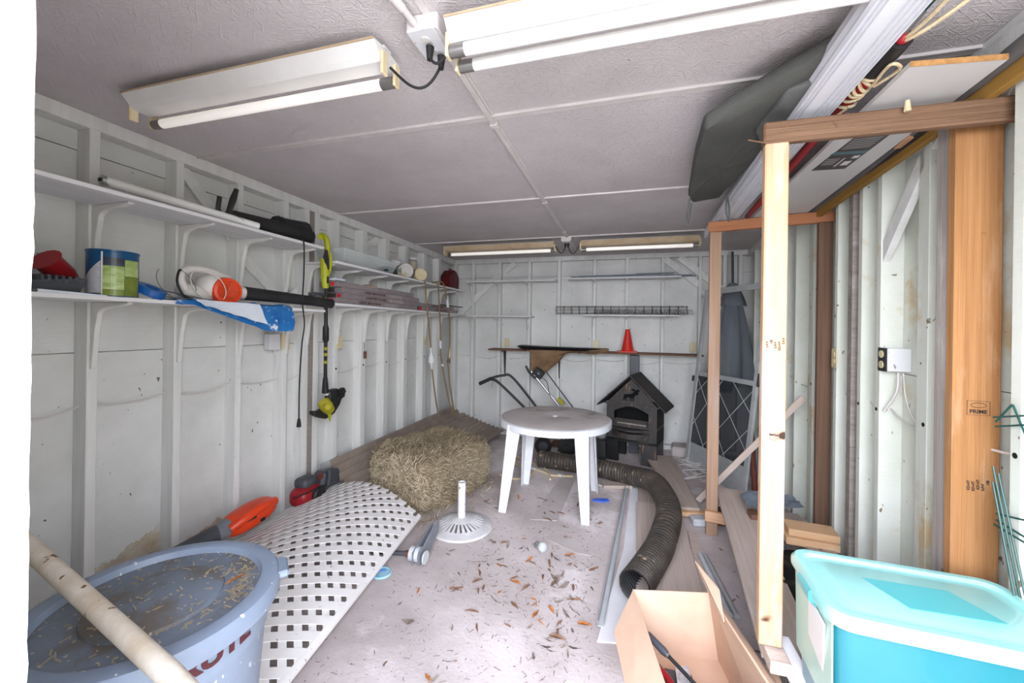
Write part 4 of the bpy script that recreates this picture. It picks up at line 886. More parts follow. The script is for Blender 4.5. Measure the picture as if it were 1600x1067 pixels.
MB(SM).box((-WB-.03, -.01, e0-.01), (WB+.03, .0, e0+.008)).build('eave_trim', M_stove, t)
tr = [( -.22+.44*k/10, -.0-.13*math.sin(PI*k/10)) for k in range(11)]
MB(SM).prism(tr, .02, h0=.385).build('ash_lip', M_stove, t)
MB(SM).prism([(x*.98, y*.98) for x, y in tr], .06, h0=.30).build('lip_skirt', M_stove, t)
for x0, x1 in ((-WB, -WB+.14), (WB-.17, WB)):
    for y0, y1 in ((0, .04), (D_-.06, D_)):
        MB(SM).box((x0, y0, 0), (x1, y1, wb0)).build('leg', M_stoved if x0 < 0 else M_stove, t, .003)
MB(SM).box((-WB, 0, wb0-.01), (WB, D_, wb0+.02)).build('base_plate', M_stoved, t)
MB(SM).box((-.17, .04, .425), (.16, .25, .445)).build('ash_bed', M_greyw, t)
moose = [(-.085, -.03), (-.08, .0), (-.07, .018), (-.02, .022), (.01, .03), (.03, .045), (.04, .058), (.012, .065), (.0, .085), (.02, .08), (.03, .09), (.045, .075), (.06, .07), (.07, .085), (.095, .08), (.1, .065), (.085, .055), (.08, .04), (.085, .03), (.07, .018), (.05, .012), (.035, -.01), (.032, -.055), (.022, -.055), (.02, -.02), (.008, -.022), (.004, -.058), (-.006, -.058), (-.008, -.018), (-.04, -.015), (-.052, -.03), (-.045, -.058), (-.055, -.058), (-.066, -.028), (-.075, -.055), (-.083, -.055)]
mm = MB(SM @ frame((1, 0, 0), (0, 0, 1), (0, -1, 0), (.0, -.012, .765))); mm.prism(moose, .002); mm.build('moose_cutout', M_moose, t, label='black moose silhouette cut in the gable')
tag(MB().box((.045, 4.99, 0.0), (.155, 5.10, 1.18)).build('stove_pipe', M_greyp, bevel=.006), 'square dark grey post standing behind the stove roof', 'post')

# ============================================================ TABLE
TC = Vector((-.60, 3.50, 0)); t = thing('round_table', 'round white plastic patio table with a dirty top', 'table', tuple(TC))
TT = TR(tuple(TC))
MB(TT).lathe([(.0, .708), (.475, .708), (.492, .70), (.492, .652), (.480, .652), (.478, .695), (.0, .695)], 64, cap=False).build('rim', M_table, t, smooth=True)
MB(TT).lathe([(.0, .712), (.02, .712), (.022, .7125), (.46, .7125), (.476, .708)], 64, cap=False).build('tabletop', M_tablet, t, smooth=True)
MB(TT).lathe([(.024, .7126), (.024, .7165), (.014, .7165), (.014, .7126)], 18, cap=False).build('umbrella_hole', M_table, t)
for lx, ly, ax, ay in ((-.33, -.38, -.05, -.06), (.33, -.38, .02, -.06), (-.31, .16, -.03, .03), (.34, .20, .03, .03)):
    px, py = TC.x+lx, TC.y+ly; o_ = Vector((ax, ay, 0)); s = 1
    sx_ = 1 if lx < 0 else -1; sy_ = 1 if ly < 0 else -1
    tp = [(0, 0), (.105*sx_, 0), (.105*sx_, .014*sy_), (.02*sx_, .018*sy_), (.014*sx_, .10*sy_), (0, .10*sy_)]
    bt = [(x*.62, y*.62) for x, y in tp]; mb = MB(); n = len(tp)
    vs = [(px+o_.x+x, py+o_.y+y, 0) for x, y in bt]+[(px+o_.x*.35+x*.95, py+o_.y*.35+y*.95, .45) for x, y in tp]+[(px+x*1.1, py+y*1.1, .696) for x, y in tp]
    fs = [tuple(range(n))[::-1], tuple(range(2*n, 3*n))]+[(j*n+i, j*n+(i+1) % n, (j+1)*n+(i+1) % n, (j+1)*n+i) for j in (0, 1) for i in range(n)]
    mb.add(vs, fs).build('leg', M_table, t, .004)
# umbrella base
t = thing('umbrella_base', 'round white slotted umbrella base with an upright pipe', 'umbrella base', (-1.17, 2.76, 0)); TT = TR((-1.17, 2.76, 0))
NS = 26; mb = MB(TT); rr = [(.03, .075), (.09, .062), (.165, .034), (.225, .012), (.232, 0)]
for i in range(4):
    r0, z0 = rr[i]; r1, z1 = rr[i+1]
    if i != 1: mb.lathe([(r0, z0), (r1, z1), (r1, z1-.006 if z1 > .01 else 0), (r0, z0-.008)], 52, cap=False)
    else:
        for k in range(NS):
            a0 = 2*PI*k/NS; a1 = a0+2*PI/NS*.55
            mb.add([(r0*math.cos(a0), r0*math.sin(a0), z0), (r1*math.cos(a0+.08), r1*math.sin(a0+.08), z1), (r1*math.cos(a1+.08), r1*math.sin(a1+.08), z1), (r0*math.cos(a1), r0*math.sin(a1), z0),
                    (r0*math.cos(a0), r0*math.sin(a0), z0-.008), (r1*math.cos(a0+.08), r1*math.sin(a0+.08), z1-.008), (r1*math.cos(a1+.08), r1*math.sin(a1+.08), z1-.008), (r0*math.cos(a1), r0*math.sin(a1), z0-.008)],
                   [(0, 1, 2, 3), (7, 6, 5, 4), (0, 4, 5, 1), (1, 5, 6, 2), (2, 6, 7, 3), (3, 7, 4, 0)])
mb.build('slotted_dish', M_umb, t, smooth=True)
MB(TT).lathe([(.029, .06), (.029, .335), (.024, .335), (.024, .25), (0, .25)], 24, cap=False).build('pipe', M_whitep, t, smooth=True)
MB(TT).lathe([(.0, .32), (.024, .32)], 20, cap=False).build('pipe_inside', M_rust, t)
# ============================================================ HAY BALE
HM = TR((-1.70, 3.33, 0), R(-16))
t = thing('hay_bale', 'loose rectangular bale of dry hay left of the table', 'hay bale', (-1.70, 3.33, 0))
mb = MB(); blob(mb, HM @ SC((0, 0, .215), .335, .45, .215), 22, .32, .10, 5); mb.build('core', M_hay, t, smooth=True)
def strands(n, mat, seed, name, wd):
    r_ = random.Random(seed); vs = []; fs = []
    for i in range(n):
        f = r_.random(); u = r_.uniform(-1, 1); v = r_.uniform(-1, 1)
        if f < .34: p = Vector((u*.32, v*.43, .42)); nrm = Vector((0, 0, 1))
        elif f < .62: p = Vector((u*.32, -.44, .21+v*.20)); nrm = Vector((0, -1, 0))
        elif f < .86: p = Vector((.335, u*.43, .21+v*.20)); nrm = Vector((1, 0, 0))
        elif f < .94: p = Vector((-.335, u*.43, .21+v*.20)); nrm = Vector((-1, 0, 0))
        else: p = Vector((u*.46, v*.58, .012)); nrm = Vector((0, 0, 1))
        if f < .94:
            e_ = Vector((p.x/.335, p.y/.44, (p.z-.21)/.21)); k_ = sum(abs(q)**6 for q in e_)**(1/6); p = Vector((p.x/k_, p.y/k_, .21+(p.z-.21)/k_)); 
            p += nrm*r_.uniform(-.005, .035)+Vector((0, 0, .05*noise.noise(p*5)))
        d = Vector((r_.gauss(0, 1), r_.gauss(0, 1), r_.gauss(0, .8))); d -= nrm*d.dot(nrm)*.72
        if f >= .94: d.z = 0
        d.normalize(); L_ = r_.uniform(.05, .16); c = nrm*r_.uniform(.0, .03)+d.cross(nrm)*r_.uniform(-.03, .03)
        s_ = d.cross(nrm+Vector((.3, .2, .1))).normalized()*wd*r_.uniform(.6, 1.3)
        pts = [p-d*L_/2, p-d*L_*.15+c*.7, p+d*L_*.2+c, p+d*L_/2-c*.2]
        for q in pts: q.z = max(q.z, .004)
        k0 = len(vs)
        for q in pts: vs += [HM @ (q-s_), HM @ (q+s_)]
        fs += [(k0+2*j, k0+2*j+1, k0+2*j+3, k0+2*j+2) for j in range(3)]
    mb = MB(); mb.v = vs; mb.f = fs; return mb.build(name, mat, t, kind='stuff')
strands(6500, M_straw, 1, 'loose_straw', .0019); strands(3400, M_straw2, 2, 'loose_straw', .0021); strands(2600, M_hay, 3, 'loose_straw', .002)
# ============================================================ CORRUGATED SHEETS
def corr(u, v, z_off=0):
    # u across (0 at the wall .. 1), v along y
    y = 2.78+2.42*v; xa = -2.375; xb = -2.07+.28*v
    x = xa+(xb-xa)*u; z = .31*(1-u)**1.15+.03+z_off+(.10*v*u)*(1-u)
    return Vector((x, y, z+.022*math.cos(u*2*PI*7)))
tag(MB().grid(lambda u, v: corr(u, v), 108, 10, .003).build('corrugated_sheet', M_corr, smooth=True), 'brown corrugated roofing sheet leaning low on the left wall behind the hay', 'roofing sheet')
def corr2(u, v):
    y = 3.9+1.35*v; x = -2.20+.62*u+.1*(v-1)
    return Vector((x, y, .05+.30*(1-u)**1.3*.6+.012*math.cos(u*2*PI*10)+.03*v))
tag(MB().grid(corr2, 100, 6, .003).build('corrugated_sheet', M_corr, smooth=True), 'second brown corrugated sheet with ribs fanning out at the back corner', 'roofing sheet')
tag(MB().hexa([(-2.385, 2.70, .06), (-2.375, 2.70, .06), (-2.375, 3.7, .06), (-2.385, 3.7, .06)], [(-2.39, 2.68, .36), (-2.385, 2.68, .36), (-2.385, 3.7, .36), (-2.39, 3.7, .36)]).build('clear_sheet', M_clear2), 'dusty clear plastic sheet against the left wall behind the roofing', 'plastic sheet')
# ============================================================ LATTICE
def latS(u, v):
    """u: 0 at the free edge .. 1 at the wall; v: 0 near .. 1 far"""
    ex = Vector((-1.27-.13*v, 1.02+1.54*v, 0)); X = ex.x+(-2.34-ex.x)*u
    z = .035+.105*v+(.20+.02*v)*math.sin(PI*min(1, u*1.02))*(1-.0*v)-.0*u
    z = .03+.10*v*(1-u)+(.16-.02*v)*math.sin(PI*u**.9)+.15*u*(.4+.6*v)
    return Vector((X, ex.y+.12*u*v, z))
t = thing('lattice_panel', 'white vinyl lattice panel arched between the floor and the left wall', 'lattice panel', (-1.8, 1.9, 0))
WU, WV = 1.07, 1.56; pitch = .092; hw = .0182
def slat(c, sgn, dz):
    # line u*WU + sgn*v*WV = c  (metres)
    pts = []
    if sgn > 0: a0, a1 = max(0, c-WV), min(WU, c)
    else: a0, a1 = max(0, c), min(WU, c+WV)
    if a1-a0 < .02: return
    n = max(3, int((a1-a0)/.035)); vs = []; k = hw*math.sqrt(2)
    for i in range(n+1):
        x = a0+(a1-a0)*i/n
        for s in (-1, 1):
            if sgn > 0: vv = c+s*k-x
            else: vv = x-(c+s*k)
            vv = min(max(vv, 0), WV); p = latS(x/WU, vv/WV); vs.append(p+Vector((0, 0, dz)))
    m_ = len(vs); vs2 = [p-Vector((0, 0, .004)) for p in vs]
    fs = [(2*i, 2*i+1, 2*i+3, 2*i+2) for i in range(n)]+[(2*i+m_+2, 2*i+m_+3, 2*i+m_+1, 2*i+m_) for i in range(n)]
    fs += [(2*i, 2*i+2, 2*i+2+m_, 2*i+m_) for i in range(n)]+[(2*i+1+m_, 2*i+3+m_, 2*i+3, 2*i+1) for i in range(n)]
    MB().add(vs+vs2, fs).build('slat', M_lath, t)
ev = []
for i in range(41):
    p = latS(0, i/40); q = latS(.022, i/40); ev += [p+Vector((0, 0, .006)), q+Vector((0, 0, .006)), q-Vector((0, 0, .006)), p-Vector((0, 0, .008))]
MB().add(ev, [(4*i+a, 4*i+(a+1) % 4, 4*i+4+(a+1) % 4, 4*i+4+a) for i in range(40) for a in range(4)]).build('edge_cap', M_lath, t)
c = pitch*.5
while c < WU+WV: slat(c, 1, .004); c += pitch
c = -WV+pitch*.3
while c < WU: slat(c, -1, 0); c += pitch
# ============================================================ FLOOR TOOLS, LEFT
t = thing('leaf_blower', 'bright orange leaf blower with grey tube lying on the lattice by the wall', 'leaf blower', (-2.25, 1.9, .25))
mb = MB(TR((0, -.13, -.01))); blob(mb, SC((-2.24, 2.05, .315), .085, .175, .068, R(-3), R(8)), 12, .8); mb.build('housing', M_orange, t, smooth=True)
mb = MB(TR((0, -.13, -.01))); mb.tube(spline([(-2.20, 1.90, .31), (-2.17, 1.98, .35), (-2.17, 2.08, .37), (-2.2, 2.2, .35)], 5), [.028]*16, 10); mb.build('handle', M_orange, t, smooth=True)
MB(TR((0, -.13, -.01))).box((-2.168, 1.96, .325), (-2.150, 2.03, .345)).build('vent', M_black, t, .002)
MB(TR((0, -.13, -.01))).box((-2.165, 2.06, .285), (-2.150, 2.09, .305)).build('vent', M_black, t, .002)
MB(TR((0, -.13, -.01))).tube([(-2.245, 1.92, .305), (-2.25, 1.84, .295)], [.056, .05], 14).build('collar', M_grey, t, smooth=True)
MB(TR((0, -.13, -.01))).tube([(-2.25, 1.86, .297), (-2.26, 1.72, .285), (-2.29, 1.55, .275), (-2.31, 1.34, .26)], [.052, .05, .034, .020], 14).build('blower_tube', M_greyp, t, smooth=True)
t = thing('engine_unit', 'red and dark grey small engine unit at the wall end of the lattice', 'engine', (-2.25, 2.5, .15))
mb = MB(TR((0, -.02, -.035))); blob(mb, SC((-2.27, 2.43, .27), .085, .11, .075), 9, .7); mb.build('red_housing', M_red, t, smooth=True)
mb = MB(TR((0, -.02, -.035)) @ frame((0, 1, 0), (0, 0, 1), (1, 0, 0), (-2.19, 2.46, .27))); mb.lathe([(.0, 0), (.062, 0), (.062, .02), (.05, .03), (0, .03)], 20, cap=False); mb.build('starter_cover', M_black, t, smooth=True)
mb = MB(TR((0, -.02, -.035))); blob(mb, SC((-2.28, 2.44, .36), .06, .07, .04), 8, .5); mb.build('fuel_tank', M_greyp, t, smooth=True)
MB(TR((-2.27, 2.62, .27), R(0), R(-10))).box((-.05, -.10, -.06), (.05, .10, .08)).build('guard', M_greyp, t, .02)
MB(TR((0, -.02, -.035))).tube(spline([(-2.22, 2.55, .24), (-2.19, 2.57, .32), (-2.21, 2.6, .40)], 5), .014, 8).build('handle', M_greyp, t, smooth=True)
MB(TR((0, -.02, -.035))).box((-2.23, 2.50, .36), (-2.21, 2.54, .40)).build('switch', M_rust, t)
MB(TR((0, -.02, -.035))).tube(spline([(-2.2, 2.24, .33), (-2.18, 2.33, .33), (-2.155, 2.43, .34), (-2.15, 2.50, .33)], 5), .005, 6).build('cable', M_rubber, t, smooth=True)
# axle bracket
t = thing('wheel_bracket', 'dull grey metal axle bracket lying beside the lattice corner', 'bracket', (-1.28, 2.3, 0))
MB().tube([(-1.55, 2.20, .05), (-1.27, 2.26, .05)], .014, 10).build('axle', M_greyp, t, smooth=True)
MB().tube([(-1.33, 2.245, .05), (-1.31, 2.25, .05)], .019, 10).build('collar', M_rust, t, smooth=True)
T = frame((0, 1, 0), (0, 0, 1), (1, 0, 0), (-1.29, 2.26, 0))
MB(T).tube([(-.0, .05, -.01), (-.0, .05, .055)], .045, 14).build('hub', M_galv, t, smooth=True)
MB(T).prism([(-.05, .005), (.05, .0), (.22, .10), (.22, .16), (.16, .17), (.0, .10), (-.05, .08)], .010, h0=.065).build('side_plate', M_grey, t, .003)
MB(T).prism([(-.05, .005), (.05, .0), (.22, .10), (.22, .15), (.0, .10), (-.05, .08)], .010, h0=.02).build('side_plate', M_grey, t, .003)
T = frame((0, 1, 0), (0, 0, 1), (1, 0, 0), (-1.2, 2.25, 0)); MB(T).lathe([(.008, .0), (.04, 0), (.04, .01), (.008, .01)], 18, TR((0, .045, 0))).build('washer', M_galv, t)
t = thing('plastic_disc', 'pale blue plastic lid lying flat on the concrete near the lattice edge', 'lid', (-1.40, 2.09, 0))
MB().lathe([(0, .006), (.048, .006), (.052, .010), (.055, .006), (.055, 0), (0, 0)], 28, TR((-1.40, 2.09, .0)), cap=False).build('disc', M_lidb, t, smooth=True)
MB().tube([(-1.425, 2.10, .008), (-1.39, 2.115, .010)], .003, 6).build('tab', M_blue, t)
t = thing('light_bulb', 'clear glass bulb lying on the concrete right of the umbrella base', 'light bulb', (-.53, 2.6, 0))
blob(MB(), SC((-.52, 2.61, .033), .032, .032, .032), 10).build('globe', M_glass, t, smooth=True)
MB().tube([(-.545, 2.615, .03), (-.575, 2.625, .022)], [.018, .013], 10).build('base', M_chrome, t, smooth=True)
for k in range(5):
    a = 2*PI*k/5; MB().tube([(-.52, 2.61, .033), (-.52+.022*math.cos(a), 2.60+.01*math.sin(a), .033+.022*math.sin(a))], .004, 5).build('reflector', M_foil, t)
mb = MB(); mb.prism([(-.54, 2.78), (-.30, 2.66), (-.20, 2.66), (-.33, 2.83), (-.50, 2.86)], .004, h0=.001); tag(mb.build('cardboard_scrap', M_strip), 'flat pale cardboard scrap near the glass bulb', 'cardboard')
mb = MB(); mb.prism([(-.70, 3.02), (-.50, 3.06), (-.46, 4.22), (-.59, 4.20)], .005, h0=.0005); tag(mb.build('pale_floor_strip', M_strip), 'pale floor marking under the round table, added as a thin slab', 'board')  # lighter patch of the concrete, added as a thin slab
mb = MB(); mb.prism([(-.27, 3.50), (-.17, 3.50), (-.12, 3.54), (-.14, 3.58), (-.25, 3.55)], .012); tag(mb.build('plastic_clip', M_blue, bevel=.003), 'small bright blue plastic piece by the front right table leg', 'plastic piece')
t = thing('white_hose', 'tangled cream hose with joints on the floor behind the table', 'hose', (-.95, 4.1, 0))
MB().tube(spline([(-1.25, 4.25, .012), (-1.05, 4.12, .012), (-.85, 4.05, .012), (-.7, 3.96, .012), (-.5, 4.0, .012)], 6), .010, 8).build('hose', M_rope, t, smooth=True)
MB().tube(spline([(-1.2, 3.82, .01), (-1.05, 3.76, .01), (-.93, 3.84, .01), (-.9, 4.02, .012)], 6), .011, 8).build('hose', M_rope, t, smooth=True)
MB().tube(spline([(-1.3, 4.45, .01), (-1.1, 4.35, .01), (-.8, 4.1, .02), (-.70, 3.85, .012)], 6), .010, 8).build('hose', M_rope, t, smooth=True)
for p in ((-1.03, 4.11), (-.92, 4.07), (-.62, 3.97)): MB().tube([(p[0]-.02, p[1]+.01, .016), (p[0]+.02, p[1]-.01, .016)], .016, 10).build('joint', M_cream, t, smooth=True)
tag(MB().tube(spline([(-.36, 3.70, .01), (-.42, 3.82, .01), (-.36, 3.92, .01), (-.25, 3.86, .01), (-.15, 3.85, .01)], 6), .007, 6).build('wire_loop', M_wirew, smooth=True), 'small white wire loop on the floor under the table edge', 'wire')
tag(board('wood_piece', (-.20, 3.84, .02), (.06, 3.92, .02), .10, .03, M_weath), 'short weathered wood piece under the curve of the duct', 'wood piece')
tag(board('wood_piece', (-.9, 5.05, .02), (-.2, 5.0, .02), .22, .03, M_brownw), 'dark brown board lying on the floor below the tillers', 'board')
# duct
path = spline([(-.88, 4.15, .10), (-.58, 4.13, .10), (-.28, 4.08, .10), (.02, 3.92, .12), (.22, 3.66, .18), (.30, 3.38, .18), (.31, 3.06, .17), (.23, 2.72, .12), (.14, 2.45, .115), (.06, 2.24, .115)], 48)
t = thing('flexible_duct', 'black ribbed flexible duct curving across the floor, open end toward the doorway', 'duct', (.2, 3.2, .05))
rs = [.082+.0075*(abs(math.sin(i*PI/5))) for i in range(len(path))]
MB().tube(path, rs, 20, cap=False).build('duct_skin', M_duct, t, smooth=True)
rs2 = [q-.006 for q in rs]; MB().tube(path, rs2, 20, cap=False).build('duct_inside', M_blackd, t, smooth=True)
# metal & vinyl strips and planks
tag(MB().prism([(-.115, 1.94), (.045, 1.97), (.10, 2.8), (.155, 3.9), (.055, 3.9), (-.0, 2.8)], .006, h0=.001).build('vinyl_sheet', M_wsheet), 'white vinyl siding strip lying flat left of the duct', 'siding')
t = thing('metal_channel', 'long thin weathered metal channel lying along the white siding', 'metal channel', (-.05, 3, .01))
board('base', (-.105, 2.03, .012), (.035, 4.02, .012), .030, .004, M_galv, t); board('flange', (-.118, 2.03, .026), (.022, 4.02, .026), .028, .004, M_alu, t, (-1, 0, 0)); board('flange', (-.09, 2.03, .024), (.048, 4.02, .024), .02, .003, M_galv, t, (-1, 0, 0))
t = thing('perforated_strip', 'white perforated vinyl strip with a row of dark slots, left of the duct', 'strip', (.1, 3, .01))
board('strip', (.085, 2.75, .014), (.145, 3.88, .014), .05, .004, M_wsheet, t)
for k in range(20):
    y = 2.8+k*.053; MB(TR((.093+(y-2.8)*.053+.012, y, .0164))).box((-.006, -.011, 0), (.006, .011, .001)).build('slot', M_soot_shade, t)
tag(board('plank', (.24, 2.0, .034), (.27, 3.52, .034), .36, .018, M_ply, w2=.34), 'wide worn plywood plank running under the duct toward the cardboard box', 'plank')
tag(board('plank', (.20, 3.2, .012), (.24, 4.42, .012), .20, .02, M_weath), 'weathered plank under the duct beyond the wide plywood', 'plank')
tag(board('plank', (.36, 4.76, .07), (.50, 3.44, .07), .30, .022, M_weath, w2=.16), 'brown weathered plank lying in front of the stove', 'plank')
tag(board('wood_block', (.30, 3.40, .040), (.62, 3.46, .040), .07, .034, M_pinep), 'orange pine block under the near end of the weathered plank', 'block')
tag(board('concrete_block', (.50, 3.33, .03), (.66, 3.36, .03), .10, .055, M_galv, bevel=.01), 'small grey concrete piece beside the pine block', 'block')
tag(MB().prism([(.38, 2.02), (.44, 2.02), (.52, 3.2), (.46, 3.2)], .008, h0=.001).build('board_strip', M_ply), 'thin board strip along the right edge of the plywood plank', 'board')
t = thing('metal_tube', 'two dull galvanized tubes lying side by side right of the plank', 'tube', (.51, 2.6, 0))
MB().tube([(.485, 2.86, .018), (.535, 2.30, .018)], .016, 12).build('tube', M_galv, t, smooth=True)
MB().tube([(.515, 2.86, .018), (.57, 2.30, .018)], .015, 12).build('tube', M_alu, t, smooth=True)
mb = MB()
r_ = random.Random(5)
for i in range(16):
    pts = [Vector((r_.uniform(.55, .85), r_.uniform(4.2, 4.75), r_.uniform(.01, .10))) for _ in range(4)]; mb.tube(spline(pts, 5), .004, 5)
tag(mb.build('wire_tangle', M_wirew, smooth=True), 'tangled heap of white wire on the floor beside the stove', 'wire heap')
tag(MB().prism([(.52, 5.0), (.9, 4.95), (.95, 5.22), (.55, 5.25)], .12, h0=.0).build('foundation_stone', M_strip, bevel=.02), 'pale low block at the foot of the back wall behind the screen door', 'block')

# ============================================================ CARDBOARD BOX
t = thing('cardboard_box', 'open brown cardboard box holding tools in the foreground', 'cardboard box', (.25, 1.55, 0))
BL = Vector((.10, 1.93, .012)); BR = Vector((.42, 1.985, .012)); d_ = Vector((.17, -1, 0)).normalized(); Ln = .56
FL = BL+d_*Ln; FR = BR+d_*Ln; hh = Vector((0, 0, .30))
def panel(a, b, c, dd, nm, th=.004):
    a, b, c, dd = map(Vector, (a, b, c, dd)); n_ = (b-a).cross(dd-a).normalized()*th
    return MB().hexa([a, b, c, dd], [a+n_, b+n_, c+n_, dd+n_]).build(nm, M_cardb, t)
out = Vector((-.035, .02, 0)); outr = Vector((.0, .03, 0))
tBL = Vector((.045, 1.90, .31)); tBR = Vector((.375, 1.98, .31)); tFL = Vector((.155, 1.36, .31)); tFR = Vector((.50, 1.42, .31))
panel(BL, BR, FR, FL, 'bottom'); panel(BL, BR, tBR, tBL, 'wall'); panel(BR, FR, tFR, tBR, 'wall'); panel(BL, FL, tFL, tBL, 'wall'); panel(FL, FR, tFR, tFL, 'wall')
panel(tBL, tFL, (.04, 1.33, .24), (-.035, 1.72, .23), 'flap')
panel(tBR, tFR, (.56, 1.44, .26), (.42, 1.99, .27), 'flap')
panel(tBR, Vector((.40, 1.80, .31)), (.40, 1.90, .38), (.33, 2.06, .40), 'flap')
panel(tFL, tFR, (.52, 1.25, .18), (.15, 1.2, .18), 'flap')
t = thing('pump_tool', 'black handled pump tool leaning in the cardboard box', 'tool', (.25, 1.6, .01))
a = Vector((.098, 1.79, .205)); b = Vector((.285, 1.63, .15))
MB().tube([a, a.lerp(b, .06), a.lerp(b, .35), a.lerp(b, .42)], [.009, .014, .016, .012], 12).build('handle', M_greyp, t, smooth=True)
MB().tube([a.lerp(b, .42), a.lerp(b, .45)], .011, 12).build('ferrule', M_chrome, t, smooth=True)
MB().tube([a.lerp(b, .45), b, b+Vector((.10, -.09, -.04))], .0075, 12).build('shaft', M_black, t, smooth=True)
t = thing('red_grip_tool', 'red and black gripped tool low in the cardboard box', 'tool', (.16, 1.68, .02))
MB().tube([(.125, 1.77, .11), (.15, 1.73, .11), (.26, 1.58, .10)], [.010, .014, .009], 12).build('handle', M_black, t, smooth=True)
MB().tube(spline([(.125, 1.715, .12), (.15, 1.695, .135), (.18, 1.66, .13), (.21, 1.61, .11)], 4), .013, 10).build('grip', M_red, t, smooth=True)
t = thing('blister_pack', 'printed silver blister card inside the cardboard box', 'package', (.26, 1.72, .02))
MB().hexa([(.215, 1.80, .075), (.265, 1.81, .08), (.275, 1.64, .11), (.21, 1.63, .11)], [(.215, 1.805, .08), (.265, 1.815, .085), (.275, 1.645, .116), (.21, 1.635, .116)]).build('card', M_foil, t)
blob(MB(), SC((.24, 1.72, .105), .02, .04, .014, 0, R(-12)), 8, .7).build('blister', M_clear2, t, smooth=True)
MB().box((.17, 1.62, .013), (.28, 1.80, .07)).build('dark_case', M_greyp, t, .006)

# ============================================================ TIMBER RACK
rk = thing('timber_rack', 'open timber storage rack of rough posts and rails on the right side', 'timber rack', (.9, 2.4, 0))
def post(x0, x1, y0, y1, z0, z1, mat, nm='post', lab=None):
    xc, yc = (x0+x1)/2, (y0+y1)/2
    o = board(nm, (xc, yc, z0), (xc, yc, z1), y1-y0, x1-x0, mat, rk, (1, 0, 0), .004)
    if lab: o['label'] = lab
    return o
post(.480, .556, 1.65, 1.685, .352, 2.185, M_pine, lab='pale and orange pine near post')
board('rail', (.475, 1.668, 2.225), (1.42*.86, 1.668, 2.222), .038, .078, M_beam, rk, (0, 0, 1), .006)['label'] = 'dark weathered near top beam'
post(.578, .655, 3.185, 3.22, 0, 2.215, M_post2, lab='brown far post')
post(1.195, 1.275, 3.03, 3.065, .05, 2.21, M_dark, lab='dark brown far post by the wall')
board('rail', (.565, 3.195, 2.25), (1.29, 3.06, 2.25), .038, .072, M_rail, rk, (0, 0, 1), .004)['label'] = 'reddish pine far top rail'
board('rail', (.565, 3.165, .155), (1.25, 3.02, .155), .036, .075, M_pine, rk, (0, 0, 1), .004)['label'] = 'orange pine far bottom rail'
p_ = board('post', (1.155, 1.765, .04), (1.155, 1.765, 2.36), .038, .13, M_pine2, rk, (1, 0, 0), .004); p_['label'] = 'wide orange near post with stamped lettering'
board('post_backing', (1.112, 1.80, .04), (1.112, 1.80, 2.36), .085, .036, M_greyw, rk, (1, 0, 0), .003)
def stamp(x, z, y, rot, s, nm='stamp', w_=.05):
    T = TR((x, y, z), 0, R(90)) @ Matrix.Rotation(rot, 4, 'Z')
    text_geo('PRIME', .018*s, T @ TR((0, -.012*s, 0)), .0003, .0004).build(nm, M_inkb, rk)
    mb = MB(T)
    for a, b in (((-w_*s*.62, -.024*s), (w_*s*.62, -.0232*s)), ((-w_*s*.62, .024*s), (w_*s*.62, .0248*s)), ((-w_*s*.62, -.024*s), (-w_*s*.6, .0248*s)), ((w_*s*.6, -.024*s), (w_*s*.62, .0248*s))):
        mb.box((a[0], a[1], 0), (b[0], b[1], .0006))
    mb.tube([(w_*s*.42*math.cos(q*PI/8), .010*s+.008*s*math.sin(q*PI/8), .0004) for q in range(16)], .0007, 4, closed=True)
    mb.build('stamp_border', M_inkb, rk)
stamp(1.158, 1.245, 1.7445, 0, 1.0); 
def gradestamp(x, z, y, seed, n=5):
    r_ = random.Random(seed); rows = []
    for i in range(n):
        T = TR((x+(i-n/2+.5)*.013, y, z+r_.uniform(-.01, .01)), 0, R(90)) @ Matrix.Rotation(R(90), 4, 'Z')
        text_geo(r_.choice(('S-P-F', 'NLGA', 'HT 02', '100', 'KD-HT')), .011, T, .0003, .0003).build('grade_stamp', M_inkb, rk)
gradestamp(1.16, .985, 1.7445, 3); gradestamp(.52, 1.455, 1.6485, 4)
stamp(.518, 1.115, 1.6485, PI, .62)
# near post: nail
MB().tube([(.475, 1.655, 2.19), (.42, 1.64, 2.20)], .0025, 6).build('nail', M_brownw, rk)
tag(MB().prism([(.47, 1.60), (.555, 1.60), (.56, 1.72), (.47, 1.72)], .235).build('wood_block', M_pine, bevel=.004), 'orange pine block under the board at the near post', 'block')
tag(board('loose_board', (.60, 1.675, .290), (.80, 3.50, .235), .20, .022, M_ply, upv=(0, 0, 1)), 'long grey plywood board sloping from the near post to the far rail', 'board')
tag(board('board_strip', (.50, 1.66, .322), (.565, 1.66, .322), .14, .045, M_ply), 'weathered board offcut right under the near post', 'board')
tag(board('board_strip', (.572, 1.74, .330), (.60, 1.20, .30), .07, .022, M_wsheet), 'white edged board strip between the near post and the aqua tote', 'board')
tag(board('loose_board', (1.095, 3.22, .215), (1.085, 2.0, .27), .14, .022, M_weath), 'brown weathered board beside the wall, running under the short boards', 'board')
tag(board('short_board', (.93, 2.78, .262), (1.19, 2.76, .262), .15, .040, M_pinep), 'short orange pine board, lower of the pair by the wall', 'board')
tag(board('short_board', (.95, 2.80, .304), (1.20, 2.775, .304), .14, .040, M_pinep), 'short orange pine board, upper of the pair by the wall', 'board')
tag(board('wood_block', (.80, 2.98, .27), (.96, 2.98, .27), .1, .05, M_brownw), 'dark wood offcut behind the pair of short boards', 'block')
def crumple(u, v):
    return Vector((.80+.34*u, 3.0+.2*v+.05*u, .32+.05*u*u+.03*noise.noise(Vector((u*4, v*4, 9)))+.03*math.sin(u*5)))
